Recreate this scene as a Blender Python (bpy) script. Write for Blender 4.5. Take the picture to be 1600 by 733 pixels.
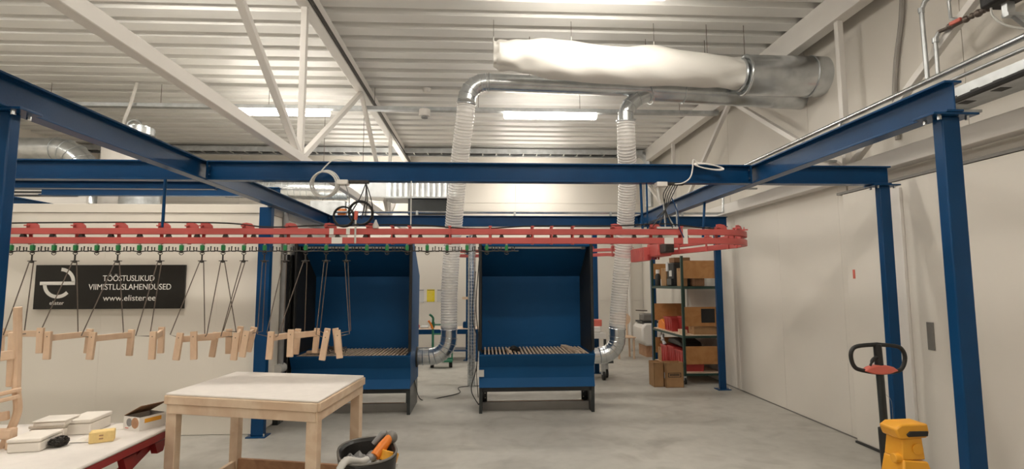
import bpy, math, random
from mathutils import Vector, Matrix
random.seed(7)
S = bpy.context.scene
COL = S.collection
for o in list(bpy.data.objects):
    bpy.data.objects.remove(o)

# ---------------------------------------------------------------- camera / light / exposure
cd = bpy.data.cameras.new('camera'); cam = bpy.data.objects.new('camera', cd); COL.objects.link(cam)
cd.sensor_fit = 'HORIZONTAL'; cd.sensor_width = 36.0; cd.lens = 820.0 / 1600.0 * 36.0
cd.clip_start = 0.05; cd.clip_end = 100
cam.matrix_world = Matrix(((0.99863381, -0.00144641, -0.05223421, 0.0),
                           (-0.05214711, -0.09156062, -0.99443317, 0.0),
                           (-0.00334424, 0.99579845, -0.09151095, 1.6),
                           (0, 0, 0, 1)))
S.camera = cam
w = bpy.data.worlds.new('world'); S.world = w; w.use_nodes = True
w.node_tree.nodes['Background'].inputs[0].default_value = (0.9, 0.95, 1.0, 1)
w.node_tree.nodes['Background'].inputs[1].default_value = 0.05
S.view_settings.view_transform = 'Standard'
S.view_settings.look = 'None'
S.view_settings.gamma = 1.0
S.view_settings.use_curve_mapping = False
S.view_settings.exposure = 0.0
LAMP_W = 19.0                      # power of one ceiling luminaire
LAMP_C = (1.0, 0.935, 0.84)

# ---------------------------------------------------------------- materials
def mat(name, col, rough=0.5, metal=0.0, var=0.05, scale=6.0, bump=0.0, bscale=60.0, spec=0.5, stretch=(1, 1, 1), alpha=1.0, trans=0.0):
    m = bpy.data.materials.new(name); m.use_nodes = True
    nt = m.node_tree; b = nt.nodes['Principled BSDF']
    b.inputs['Roughness'].default_value = rough
    b.inputs['Metallic'].default_value = metal
    b.inputs['Specular IOR Level'].default_value = spec
    tc = nt.nodes.new('ShaderNodeTexCoord'); mp = nt.nodes.new('ShaderNodeMapping')
    mp.inputs['Scale'].default_value = stretch
    nt.links.new(tc.outputs['Object'], mp.inputs['Vector'])
    n = nt.nodes.new('ShaderNodeTexNoise'); n.inputs['Scale'].default_value = scale; n.inputs['Detail'].default_value = 5
    nt.links.new(mp.outputs[0], n.inputs['Vector'])
    r = nt.nodes.new('ShaderNodeValToRGB')
    r.color_ramp.elements[0].position = 0.3; r.color_ramp.elements[1].position = 0.7
    r.color_ramp.elements[0].color = tuple(max(0, c * (1 - var)) for c in col) + (1,)
    r.color_ramp.elements[1].color = tuple(min(1, c * (1 + var)) for c in col) + (1,)
    nt.links.new(n.outputs['Fac'], r.inputs['Fac'])
    nt.links.new(r.outputs['Color'], b.inputs['Base Color'])
    if bump:
        n2 = nt.nodes.new('ShaderNodeTexNoise'); n2.inputs['Scale'].default_value = bscale; n2.inputs['Detail'].default_value = 4
        nt.links.new(mp.outputs[0], n2.inputs['Vector'])
        bp = nt.nodes.new('ShaderNodeBump'); bp.inputs['Strength'].default_value = bump; bp.inputs['Distance'].default_value = 0.01
        nt.links.new(n2.outputs['Fac'], bp.inputs['Height']); nt.links.new(bp.outputs['Normal'], b.inputs['Normal'])
    if alpha < 1: b.inputs['Alpha'].default_value = alpha
    if trans > 0: b.inputs['Transmission Weight'].default_value = trans
    return m

def emat(name, col, strength):
    m = bpy.data.materials.new(name); m.use_nodes = True
    b = m.node_tree.nodes['Principled BSDF']
    b.inputs['Base Color'].default_value = col + (1,)
    b.inputs['Emission Color'].default_value = col + (1,)
    b.inputs['Emission Strength'].default_value = strength
    return m

def wood(name, col, dark, scale=5.0):
    m = mat(name, col, 0.55, 0, 0.0)
    nt = m.node_tree; b = nt.nodes['Principled BSDF']
    tc = nt.nodes.new('ShaderNodeTexCoord')
    n = nt.nodes.new('ShaderNodeTexNoise'); n.inputs['Scale'].default_value = scale; n.inputs['Detail'].default_value = 6
    n.inputs['Distortion'].default_value = 1.5
    r = nt.nodes.new('ShaderNodeValToRGB')
    r.color_ramp.elements[0].position = 0.35; r.color_ramp.elements[1].position = 0.65
    r.color_ramp.elements[0].color = dark + (1,); r.color_ramp.elements[1].color = col + (1,)
    nt.links.new(tc.outputs['Object'], n.inputs['Vector']); nt.links.new(n.outputs['Fac'], r.inputs['Fac'])
    nt.links.new(r.outputs['Color'], b.inputs['Base Color'])
    return m

def concrete():
    m = mat('concrete_floor', (0.36, 0.345, 0.315), 0.42, 0, 0.0)
    nt = m.node_tree; b = nt.nodes['Principled BSDF']
    tc = nt.nodes.new('ShaderNodeTexCoord')
    def noise(sc, det, dist=0.0):
        n = nt.nodes.new('ShaderNodeTexNoise'); n.inputs['Scale'].default_value = sc; n.inputs['Detail'].default_value = det
        n.inputs['Distortion'].default_value = dist
        nt.links.new(tc.outputs['Object'], n.inputs['Vector']); return n
    def ramp(n, p0, c0, p1, c1):
        r = nt.nodes.new('ShaderNodeValToRGB'); r.color_ramp.elements[0].position = p0; r.color_ramp.elements[1].position = p1
        r.color_ramp.elements[0].color = c0 + (1,); r.color_ramp.elements[1].color = c1 + (1,)
        nt.links.new(n.outputs['Fac'], r.inputs['Fac']); return r
    def mul(a, c):
        x = nt.nodes.new('ShaderNodeMix'); x.data_type = 'RGBA'; x.blend_type = 'MULTIPLY'; x.inputs[0].default_value = 1.0
        nt.links.new(a, x.inputs[6]); nt.links.new(c, x.inputs[7]); return x.outputs[2]
    base = ramp(noise(0.7, 6, 0.6), 0.3, (0.44, 0.425, 0.385), 0.7, (0.54, 0.52, 0.475))
    fine = ramp(noise(9.0, 8), 0.25, (0.90, 0.90, 0.90), 0.6, (1, 1, 1))
    stain = ramp(noise(1.9, 7, 1.2), 0.30, (0.80, 0.79, 0.78), 0.50, (1, 1, 1))
    o = mul(mul(base.outputs['Color'], fine.outputs['Color']), stain.outputs['Color'])
    nt.links.new(o, b.inputs['Base Color'])
    rr = ramp(noise(3.0, 5), 0.3, (0.34, 0.34, 0.34), 0.7, (0.55, 0.55, 0.55))
    nt.links.new(rr.outputs['Color'], b.inputs['Roughness'])
    return m

def carton_mat(name, col): return mat(name, col, 0.75, 0, 0.08, 9, 0.05, 80, 0.2)

BLUE = (0.004, 0.050, 0.145)
M = dict(
    blue=mat('blue_enamel', BLUE, 0.30, 0, 0.12, 3, 0.05, 90, 0.22),
    boothblue=mat('booth_blue', (0.006, 0.074, 0.205), 0.5, 0, 0.06, 3, 0, 60, 0.2),
    red=mat('red_enamel', (0.53, 0.10, 0.09), 0.42, 0, 0.08, 4),
    darkred=mat('dark_red_enamel', (0.30, 0.02, 0.02), 0.45, 0, 0.08, 4),
    wall=mat('white_wall_panel', (0.74, 0.70, 0.635), 0.55, 0, 0.025, 1.2),
    cabin=mat('cabin_panel', (0.78, 0.735, 0.655), 0.55, 0, 0.02, 1.2),
    deck=mat('painted_steel_deck', (0.82, 0.81, 0.78), 0.42, 0, 0.03, 1.5),
    whitesteel=mat('white_painted_steel', (0.80, 0.77, 0.73), 0.45, 0, 0.03, 2),
    floor=concrete(),
    galv=mat('galvanised_steel', (0.62, 0.65, 0.67), 0.27, 0.95, 0.16, 7, 0.0),
    galvdull=mat('dull_galvanised_steel', (0.50, 0.52, 0.53), 0.42, 0.85, 0.15, 9),
    black=mat('black_rubber', (0.014, 0.014, 0.014), 0.55, 0, 0.2, 8),
    blacksteel=mat('black_painted_steel', (0.022, 0.027, 0.028), 0.32, 0, 0.15, 5),
    gunmetal=mat('dark_oily_steel', (0.05, 0.045, 0.04), 0.42, 0.5, 0.25, 30),
    wire=mat('dark_steel_wire', (0.16, 0.13, 0.11), 0.4, 0.6, 0.2, 20),
    green=mat('green_plastic', (0.015, 0.22, 0.06), 0.4, 0, 0.1, 10),
    greenpaint=mat('green_enamel', (0.02, 0.16, 0.09), 0.42, 0, 0.1, 6),
    shelfgreen=mat('dark_green_shelf_steel', (0.012, 0.045, 0.035), 0.4, 0, 0.1, 6),
    wood=wood('pale_birch', (0.74, 0.54, 0.38), (0.66, 0.46, 0.31), 6),
    pine=wood('pine_timber', (0.76, 0.60, 0.44), (0.66, 0.48, 0.33), 5),
    osb=wood('brown_board', (0.52, 0.30, 0.17), (0.42, 0.22, 0.12), 9),
    ply=wood('orange_plywood', (0.50, 0.25, 0.09), (0.42, 0.19, 0.06), 5),
    slat=wood('slat_timber', (0.78, 0.62, 0.48), (0.66, 0.50, 0.37), 8),
    carton=carton_mat('brown_cardboard', (0.37, 0.22, 0.11)),
    carton2=carton_mat('dark_cardboard', (0.24, 0.13, 0.07)),
    white=mat('white_plastic', (0.80, 0.77, 0.73), 0.45, 0, 0.02, 4),
    felt=mat('white_felt_cloth', (0.80, 0.755, 0.71), 0.9, 0, 0.03, 14, 0.25, 180, 0.1),
    foam=mat('white_foam_box', (0.82, 0.77, 0.70), 0.8, 0, 0.03, 10, 0.08, 120, 0.2),
    fabric=mat('white_duct_fabric', (0.85, 0.83, 0.78), 0.85, 0, 0.02, 3, 0.12, 9, 0.15),
    hose=mat('clear_ribbed_hose', (0.84, 0.82, 0.79), 0.22, 0, 0.03, 6, alpha=0.45),
    hoserib=mat('hose_rib_coil', (0.93, 0.91, 0.88), 0.2, 0, 0.02, 6, alpha=0.8),
    grey=mat('grey_plastic', (0.28, 0.28, 0.28), 0.5, 0, 0.08, 8),
    lightgrey=mat('light_grey_cable', (0.62, 0.61, 0.58), 0.5, 0, 0.05, 8),
    yellow=mat('yellow_enamel', (0.82, 0.38, 0.03), 0.38, 0, 0.08, 5),
    paleyellow=mat('yellow_foam', (0.88, 0.66, 0.30), 0.85, 0, 0.05, 40, 0.2, 150, 0.1),
    orange=mat('orange_plastic', (0.80, 0.22, 0.02), 0.4, 0, 0.05, 8),
    coral=mat('coral_red_plastic', (0.66, 0.15, 0.11), 0.4, 0, 0.05, 8),
    crate=mat('red_plastic_crate', (0.46, 0.05, 0.045), 0.45, 0, 0.08, 8),
    paper=mat('paper', (0.62, 0.62, 0.62), 0.8, 0, 0.03, 20),
    yellowpaper=mat('yellow_paper', (0.80, 0.66, 0.03), 0.8, 0, 0.06, 40),
    signblack=mat('black_sign_board', (0.012, 0.011, 0.010), 0.22, 0, 0.15, 3),
    signwhite=mat('white_lettering', (0.80, 0.78, 0.73), 0.5, 0, 0.01, 3),
    binbag=mat('black_bin_liner', (0.022, 0.021, 0.020), 0.38, 0, 0.2, 9, 0.35, 22),
    hosegrey=mat('grey_wall_hose', (0.34, 0.32, 0.29), 0.55, 0, 0.08, 6),
    slot=mat('dark_slot', (0.03, 0.03, 0.03), 0.6, 0, 0.1, 5),
    greydark=mat('grey_steel_plate', (0.20, 0.19, 0.175), 0.45, 0.2, 0.08, 5),
    tube=emat('lamp_diffuser', (1.0, 0.935, 0.84), 29.0),
)

# ---------------------------------------------------------------- mesh helpers
ORG = {}
class MB:
    def __init__(s): s.v = []; s.f = []
    def add(s, vs, fs):
        n = len(s.v); s.v += [tuple(v) for v in vs]; s.f += [tuple(i + n for i in f) for f in fs]; return s
    def box(s, x0, x1, y0, y1, z0, z1):
        vs = [(x, y, z) for z in (z0, z1) for y in (y0, y1) for x in (x0, x1)]
        return s.add(vs, [(0, 2, 3, 1), (4, 5, 7, 6), (0, 1, 5, 4), (2, 6, 7, 3), (0, 4, 6, 2), (1, 3, 7, 5)])
    def obox(s, c, size, rot):
        R = rot.to_3x3() if hasattr(rot, 'to_3x3') else rot
        c = Vector(c); h = [k / 2 for k in size]
        vs = [c + R @ Vector((sx * h[0], sy * h[1], sz * h[2])) for sz in (-1, 1) for sy in (-1, 1) for sx in (-1, 1)]
        return s.add(vs, [(0, 2, 3, 1), (4, 5, 7, 6), (0, 1, 5, 4), (2, 6, 7, 3), (0, 4, 6, 2), (1, 3, 7, 5)])
    def bar(s, p0, p1, w_, h_, up=(0, 0, 1)):
        p0 = Vector(p0); p1 = Vector(p1); d = (p1 - p0)
        L = d.length; d.normalize(); up = Vector(up)
        if abs(d.dot(up)) > 0.98: up = Vector((0, 1, 0))
        sd = d.cross(up).normalized(); u = sd.cross(d).normalized()
        R = Matrix((sd, d, u)).transposed()
        return s.obox((p0 + p1) / 2, (w_, L, h_), R)
    def prism(s, prof, a0, a1, axis='x'):
        n = len(prof)
        def mk(a, p):
            if axis == 'x': return (a, p[0], p[1])
            if axis == 'y': return (p[0], a, p[1])
            return (p[0], p[1], a)
        vs = [mk(a0, p) for p in prof] + [mk(a1, p) for p in prof]
        fs = [(i, (i + 1) % n, n + (i + 1) % n, n + i) for i in range(n)]
        fs += [tuple(range(n - 1, -1, -1)), tuple(range(n, 2 * n))]
        return s.add(vs, fs)
    def tube(s, pts, r, seg=10, caps=True, closed=False):
        pts = [Vector(p) for p in pts]; n = len(pts)
        rs = r if isinstance(r, (list, tuple)) else [r] * n
        T = []
        for i in range(n):
            if closed: t = pts[(i + 1) % n] - pts[i - 1]
            else: t = pts[min(i + 1, n - 1)] - pts[max(i - 1, 0)]
            T.append(t.normalized() if t.length > 1e-9 else Vector((0, 0, 1)))
        u = T[0].orthogonal().normalized()
        vs = []
        for i in range(n):
            u = (u - T[i] * u.dot(T[i]))
            u = u.normalized() if u.length > 1e-6 else T[i].orthogonal().normalized()
            b = T[i].cross(u)
            for k in range(seg):
                a = 2 * math.pi * k / seg
                vs.append(pts[i] + (u * math.cos(a) + b * math.sin(a)) * rs[i])
        fs = []
        m = n if closed else n - 1
        for i in range(m):
            j = (i + 1) % n
            for k in range(seg):
                l = (k + 1) % seg
                fs.append((i * seg + k, i * seg + l, j * seg + l, j * seg + k))
        if caps and not closed:
            fs.append(tuple(range(seg - 1, -1, -1))); fs.append(tuple((n - 1) * seg + k for k in range(seg)))
        return s.add(vs, fs)
    def cyl(s, p0, p1, r, seg=14, r1=None): return s.tube([p0, p1], [r, r if r1 is None else r1], seg)
    def ring(s, c, axis, R, r, seg=20, ms=6):
        a = Vector(axis).normalized(); u = a.orthogonal().normalized(); b = a.cross(u); c = Vector(c)
        return s.tube([c + (u * math.cos(2 * math.pi * k / seg) + b * math.sin(2 * math.pi * k / seg)) * R for k in range(seg)], r, ms, closed=True)
    def ball(s, c, r, seg=12, rings=7, sc=(1, 1, 1)):
        c = Vector(c); vs = []
        for i in range(rings + 1):
            t = math.pi * i / rings
            rr = max(math.sin(t), 1e-3)
            for k in range(seg):
                a = 2 * math.pi * k / seg
                vs.append((c.x + r * sc[0] * rr * math.cos(a), c.y + r * sc[1] * rr * math.sin(a), c.z + r * sc[2] * math.cos(t)))
        fs = [(i * seg + k, (i + 1) * seg + k, (i + 1) * seg + (k + 1) % seg, i * seg + (k + 1) % seg) for i in range(rings) for k in range(seg)]
        return s.add(vs, fs)
    def build(s, name, m, parent=None, loc=None, bev=0.0, smooth=True):
        me = bpy.data.meshes.new(name)
        o_ = Vector((0, 0, 0))
        if parent is not None: o_ = ORG[parent.name]
        elif loc is not None: o_ = Vector(loc)
        me.from_pydata([(v[0] - o_.x, v[1] - o_.y, v[2] - o_.z) for v in s.v], [], s.f)
        me.validate(); me.update()
        import bmesh
        bm = bmesh.new(); bm.from_mesh(me); bmesh.ops.recalc_face_normals(bm, faces=bm.faces); bm.to_mesh(me); bm.free()
        if smooth:
            for p in me.polygons: p.use_smooth = True
            me.set_sharp_from_angle(angle=math.radians(38))
        me.materials.append(M[m] if isinstance(m, str) else m)
        ob = bpy.data.objects.new(name, me); COL.objects.link(ob)
        if parent is not None: ob.parent = parent; ORG[ob.name] = o_
        else: ob.location = o_; ORG[ob.name] = o_
        if bev:
            b = ob.modifiers.new('bevel', 'BEVEL'); b.width = bev; b.segments = 2; b.limit_method = 'ANGLE'; b.angle_limit = math.radians(40)
        return ob

def tag(o, label=None, cat=None, group=None, kind=None):
    if label: o['label'] = label
    if cat: o['category'] = cat
    if group: o['group'] = group
    if kind: o['kind'] = kind
    return o
def thing(name, label, cat, loc, group=None, kind=None):
    o = bpy.data.objects.new(name, None); COL.objects.link(o); o.location = loc; o.empty_display_size = 0.1
    ORG[o.name] = Vector(loc); return tag(o, label, cat, group, kind)
def struct(name, loc=(0, 0, 0)):
    o = bpy.data.objects.new(name, None); COL.objects.link(o); o.location = loc; ORG[o.name] = Vector(loc); o['kind'] = 'structure'; return o
def copy_child(src, parent, loc=None):
    c = src.copy(); COL.objects.link(c); c.parent = parent
    if loc is not None: c.location = loc
    ORG[c.name] = ORG[parent.name]
    return c
def copy_tree(root, loc, label=None):
    c = root.copy(); COL.objects.link(c); c.location = loc; ORG[c.name] = Vector(loc)
    if label: c['label'] = label
    for ch in list(root.children):
        d = ch.copy(); COL.objects.link(d); d.parent = c
        for g in list(ch.children):
            e = g.copy(); COL.objects.link(e); e.parent = d
    return c
def arc(c, u, v, r, a0, a1, n):
    c = Vector(c); u = Vector(u); v = Vector(v)
    return [c + (u * math.cos(math.radians(a0 + (a1 - a0) * k / n)) + v * math.sin(math.radians(a0 + (a1 - a0) * k / n))) * r for k in range(n + 1)]
def catmull(pts, n=8):
    P = [Vector(p) for p in pts]; P = [P[0] * 2 - P[1]] + P + [P[-1] * 2 - P[-2]]; out = []
    for i in range(1, len(P) - 2):
        for k in range(n):
            t = k / n; a, b, c, d = P[i - 1], P[i], P[i + 1], P[i + 2]
            out.append(0.5 * ((2 * b) + (c - a) * t + (2 * a - 5 * b + 4 * c - d) * t * t + (3 * b - a - 3 * c + d) * t ** 3))
    out.append(P[-2]); return out
def text_mesh(body, size, m, parent, loc, align='CENTER', thick=0.001, width=None):
    cu = bpy.data.curves.new('lettering', 'FONT'); cu.body = body; cu.size = size; cu.align_x = align; cu.extrude = thick
    to = bpy.data.objects.new('lettering_tmp', cu); COL.objects.link(to)
    bpy.context.view_layer.update()
    me = bpy.data.meshes.new_from_object(to.evaluated_get(bpy.context.evaluated_depsgraph_get()))
    bpy.data.objects.remove(to)
    xs = [v.co.x for v in me.vertices]; k = 1.0
    if width: k = width / (max(xs) - min(xs))
    o_ = ORG[parent.name]
    for v in me.vertices:
        x, y, z = v.co; v.co = (loc[0] + x * k - o_.x, loc[1] - z - o_.y, loc[2] + y - o_.z)
    me.materials.clear(); me.materials.append(M[m])
    ob = bpy.data.objects.new('lettering', me); COL.objects.link(ob); ob.parent = parent; ORG[ob.name] = o_
    return ob

# ================================================================ STRUCTURE
CZ = 4.62; YB = 12.5; YF = -4.5; XL = -9.0; XU = 3.98
fl = MB().box(XL, 4.3, YF, YB + 0.3, -0.12, 0.0).build('floor', 'floor'); fl['kind'] = 'structure'
# ceiling: trapezoidal roof sheets, three ribs to a sheet
ce = struct('ceiling')
per = 0.33
def deck_prof(n):
    pts = []
    for i in range(n):
        y = i * per
        pts += [(y, 0.0), (y + 0.19, 0.0), (y + 0.215, 0.10), (y + 0.305, 0.10)]
    pts.append((n * per, 0.0))
    return pts
y = YF; first = None
while y < YB:
    if first is None:
        pr = deck_prof(3); top = [(p[0], p[1] + 0.004) for p in reversed(pr)]
        first = MB().prism([(YF + p[0], CZ + p[1]) for p in pr + top], XL, XU, 'x').build('roof_sheet', 'deck', ce, smooth=False)
    else:
        copy_child(first, ce, (0, y - YF, 0))
    y += 3 * per
rb = MB().box(XL, 4.3, YF, YB + 0.3, CZ + 0.13, CZ + 0.2).build('roof_backing', 'deck', ce)

# right wall: core, lower panels with joints, door leaf, upper set-back wall
wr = struct('wall_right')
MB().box(XU, 4.25, YF, YB + 0.2, 0, CZ + 0.13).build('wall_core', 'wall', wr)
yy = 12.48
for L in (1.18, 1.18, 1.18, 1.18, 1.18, 1.18, 0.14):
    MB().box(3.80, XU, yy - L + 0.002, yy, 0.0, 2.62).build('wall_panel', 'wall', wr, bev=0.003); yy -= L
yy = 5.24
MB().box(3.80, XU, -4.45, 5.234, 2.53, 2.62).build('wall_panel', 'wall', wr)
for k in range(8):
    MB().box(XU - 0.012, XU - 0.0, 12.4 - k * 2.1 - 2.094, 12.4 - k * 2.1, 2.63, CZ + 0.05).build('upper_panel', 'wall', wr, bev=0.002)
sk = MB().box(3.79, 3.80, 5.3, 12.4, 0, 0.012).build('baseboard_right', 'greydark'); sk['kind'] = 'structure'
d1 = struct('door_1', (3.72, 4, 0))
MB().box(3.72, 3.80, 4.02, 5.22, 0.02, 2.50).build('door_leaf', 'wall', d1, bev=0.004)
MB().box(3.72, 3.80, 1.4, 4.012, 0.02, 2.50).build('door_leaf', 'wall', d1, bev=0.004)
MB().box(3.712, 3.72, 4.21, 4.28, 1.03, 1.26).build('door_handle', 'greydark', d1, bev=0.003)
MB().box(3.70, 3.72, 1.4, 5.22, 0.0, 0.02).build('bottom_seal', 'slot', d1)
MB().box(3.715, 3.80, 1.3, 5.3, 2.505, 2.53).build('door_track', 'greydark', d1)
MB().box(3.69, 3.72, 4.44, 4.60, 0.02, 2.44).build('door_post', 'whitesteel', d1, bev=0.004)
# back wall with horizontal panels
wb = struct('wall_back')
MB().box(XL, 4.25, YB + 0.02, YB + 0.3, 0, CZ + 0.13).build('wall_core', 'wall', wb)
for k in range(4):
    for j in range(4):
        x0 = XL + j * 3.25
        MB().box(x0, min(x0 + 3.244, XU), YB, YB + 0.02, k * 1.17, min(k * 1.17 + 1.164, CZ + 0.1)).build('wall_panel', 'wall', wb)
bb = MB().box(XL, XU, YB - 0.02, YB, 0, 0.1).build('baseboard_back', 'whitesteel'); bb['kind'] = 'structure'
wl = MB().box(XL - 0.2, XL, YF, YB, 0, CZ + 0.13).build('wall_left', 'wall'); wl['kind'] = 'structure'
wf = MB().box(XL, 4.25, YF - 0.2, YF, 0, CZ + 0.13).build('wall_front', 'wall'); wf['kind'] = 'structure'

# white cabin on the left
cb = thing('white_cabin', 'white panelled cabin with a black company sign on its front', 'cabin', (-5.4, 7.4, 0))
MB().box(-8.9, -2.42, 5.93, 9.3, 0.0, 2.44).build('core', 'cabin', cb)
x0 = -8.9
for wd in (1.2, 1.2, 1.2, 1.2, 1.2, 0.44):
    MB().box(x0 + 0.0004, x0 + wd - 0.0004, 5.90, 5.93, 0.005, 2.372).build('front_panel', 'cabin', cb); x0 += wd
for k in range(3):
    MB().box(-2.42, -2.40, 5.93 + k * 1.12, 5.93 + k * 1.12 + 1.116, 0.02, 2.37).build('side_panel', 'cabin', cb)
MB().box(-8.9, -2.395, 5.885, 9.3, 2.375, 2.47).build('top_trim', 'cabin', cb, bev=0.004)
MB().box(-2.475, -2.395, 5.885, 5.93, 0.0, 2.375).build('corner_trim', 'whitesteel', cb, bev=0.003)

# ================================================================ WHITE ROOF TRUSSES
def truss(X, name, label, zb, zt, nodes_b, nodes_t, y0, y1, bw, bh, tw, th):
    t = thing(name, label, 'truss', (X, 5, zb))
    MB().box(X - bw / 2, X + bw / 2, y0, y1, zb, zb + bh).build('bottom_chord', 'whitesteel', t, bev=0.006)
    MB().box(X - tw / 2, X + tw / 2, y0, y1, zt, CZ).build('top_chord', 'whitesteel', t, bev=0.006)
    for yb in nodes_b:
        MB().bar((X, yb, zb + bh), (X, yb, zt), 0.06, 0.06).build('vertical_post', 'whitesteel', t, bev=0.004)
        for yt in nodes_t:
            if abs(abs(yt - yb) - 2.45) < 0.35:
                MB().bar((X, yb + (0.06 if yt > yb else -0.06), zb + bh - 0.01), (X, yt, zt + 0.01), 0.06, 0.06).build('diagonal_brace', 'whitesteel', t, bev=0.004)
    return t
tl_ = truss(-1.83, 'roof_truss', 'white steel roof truss hanging above the left booth', 2.79, 4.40, (0.35, 5.22, 10.1), (-2.2, 2.78, 7.66, 12.3), YF + .1, YB - .05, 0.075, 0.09, 0.12, 0.2)
truss(3.72, 'roof_truss', 'white steel roof truss set against the right wall', 2.63, 4.33, (0.25, 5.12, 10.0), (-2.2, 2.7, 7.55, 12.4), YF + .1, YB - .05, 0.14, 0.15, 0.14, 0.25)

MB().box(-1.768, -1.745, 2.0, 12.3, 4.42, 4.47).build('cable_strip', 'gunmetal', tl_)
# ================================================================ BLUE STEEL FRAME
HT, HB = 2.60, 2.44
def ibeam_prof(b, h, tw, tf, z0):
    z1 = z0 + h
    return [(-b / 2, z0), (b / 2, z0), (b / 2, z0 + tf), (tw / 2, z0 + tf), (tw / 2, z1 - tf), (b / 2, z1 - tf), (b / 2, z1), (-b / 2, z1), (-b / 2, z1 - tf), (-tw / 2, z1 - tf), (-tw / 2, z0 + tf), (-b / 2, z0 + tf)]
def beam(label, axis, c, a0, a1, ends=(True, True), z0=HB, h=0.16, b=0.09, mt='blue', side=1):
    base = ((a0 + a1) / 2, c, z0) if axis == 'x' else (c, (a0 + a1) / 2, z0)
    t = thing('steel_beam', label, 'beam', base)
    pr = [(p[0] + c, p[1]) for p in ibeam_prof(b, h, 0.008, 0.012, z0)]
    MB().prism(pr, a0, a1, axis).build('i_section', mt, t, bev=0.002)
    for k, (a, sgn) in enumerate(((a0, 1), (a1, -1))):
        if not ends[k]: continue
        m = MB()
        if axis == 'x': m.box(a, a + sgn * 0.01, c - b / 2 - 0.004, c + b / 2 + 0.004, z0 + 0.014, z0 + h - 0.014)
        else: m.box(c - b / 2 - 0.004, c + b / 2 + 0.004, a, a + sgn * 0.01, z0 + 0.014, z0 + h - 0.014)
        m.build('end_plate', mt, t)
        for dz in (0.045, h - 0.045):
            for s_ in (-1, 1):
                q = c + s_ * 0.03
                bm_ = MB()
                if axis == 'x': bm_.cyl((a + sgn * 0.01, q, z0 + dz), (a + sgn * 0.02, q, z0 + dz), 0.009, 6)
                else: bm_.cyl((q, a + sgn * 0.01, z0 + dz), (q, a + sgn * 0.02, z0 + dz), 0.009, 6)
                bm_.build('bolt', 'galv', t)
    return t
XR = 2.335; XLb = -2.305; YC = 4.36; YK = 7.85
beam('long blue depth beam on the right, ending over the nearest right column', 'y', XR, 2.42, YK - 0.05, (False, True))
beam('long blue depth beam on the left, rising towards the camera', 'y', XLb, 2.30, YK - 0.05)
beam('blue cross beam spanning between the two depth beams, above the conveyor', 'x', YC, XLb + 0.05, XR - 0.05)
beam('short blue cross beam stub reaching out to the column with the pallet truck', 'x', YC, XR + 0.05, 3.53, (True, False))
beam('blue cross beam left of the left depth beam, above the cabin front', 'x', YC, -5.35, XLb - 0.05)
beam('blue back cross beam above the two booths', 'x', YK, XLb - 0.02, 3.72, (False, False))
beam('blue depth beam far left, just showing above the cabin roof', 'y', -5.4, 2.4, 9.2, (False, False))
beam('slim blue tie beam behind the left cross beam stub', 'x', 4.86, -5.35, -2.45, (False, False), 2.455, 0.075, 0.07)
beam('dark blue low beam lying across the cabin roof', 'x', 6.5, -5.3, -2.5, (False, False), 2.66, 0.11, 0.09)

def column(label, X, Y, top, w_=0.095, d_=0.06, plate=True, capx=0.24, capy=0.13, base=0.2):
    t = thing('steel_column', label, 'column', (X, Y, 0))
    MB().box(X - w_ / 2, X + w_ / 2, Y - d_ / 2, Y + d_ / 2, 0.012, top - 0.012).build('shaft', 'blue', t, bev=0.006)
    MB().box(X - base / 2, X + base / 2, Y - base * 0.4, Y + base * 0.4, 0, 0.012).build('base_plate', 'blue', t, bev=0.002)
    for sx in (-1, 1):
        MB().cyl((X + sx * base * 0.39, Y - base * .25, 0.012), (X + sx * base * 0.39, Y - base * .25, 0.04), 0.009, 6).build('anchor_bolt', 'galv', t)
    if plate:
        MB().box(X - capx / 2, X + capx / 2, Y - capy / 2, Y + capy / 2, top - 0.012, top).build('cap_plate', 'blue', t, bev=0.002)
        for sx in (-1, 1):
            for sy in (-1, 1):
                MB().cyl((X + sx * (w_ / 2 + 0.025), Y + sy * capy * 0.33, top - 0.035), (X + sx * (w_ / 2 + 0.025), Y + sy * capy * 0.33, top - 0.012), 0.010, 6).build('bolt', 'galv', t)
    return t
column('nearest blue column on the right, in front of the white door', 2.345, 2.49, HB)
column('blue column behind the pallet truck handle on the right', 3.475, YC, HB)
column('farthest right blue column beside the shelf rack', 3.56, YK, HB)
column('nearest blue column at the left edge of the picture', -2.315, 2.60, HB)
column('blue column at the cabin corner left of the left booth', -2.375, 5.82, HB, 0.13, 0.08, False)
column('thin blue column far behind, between the two booths', -0.335, 11.1, 2.6, 0.10, 0.10, False)
column('thin blue column far behind, right of the right booth', 1.99, 9.4, 2.5, 0.085, 0.085, False)
column('thin blue column far behind the shelf rack', 3.44, 10.6, 2.5, 0.09, 0.09, False)

# ================================================================ CEILING LIGHTS
def luminaire(X, Y, z, label, L=1.46):
    t = thing('ceiling_light', label, 'ceiling light', (X, Y, z), 'long fluorescent ceiling lights')
    MB().box(X - L / 2, X + L / 2, Y - 0.035, Y + 0.035, z, z + 0.035).build('housing', 'white', t, bev=0.008)
    pr = [(Y - 0.055, z), (Y - 0.065, z - 0.05), (Y - 0.04, z - 0.095), (Y + 0.04, z - 0.095), (Y + 0.065, z - 0.05), (Y + 0.055, z)]
    MB().prism(pr, X - L / 2, X + L / 2, 'x').build('diffuser', 'tube', t, bev=0.02)
    ld = bpy.data.lights.new('lamp_light', 'AREA'); ld.shape = 'RECTANGLE'; ld.size = L; ld.size_y = 0.11
    ld.energy = LAMP_W; ld.color = LAMP_C; ld.spread = math.radians(180)
    lo = bpy.data.objects.new('lamp_light', ld); COL.objects.link(lo); lo.parent = t; lo.location = (0, 0, -0.099)
    return t
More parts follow.
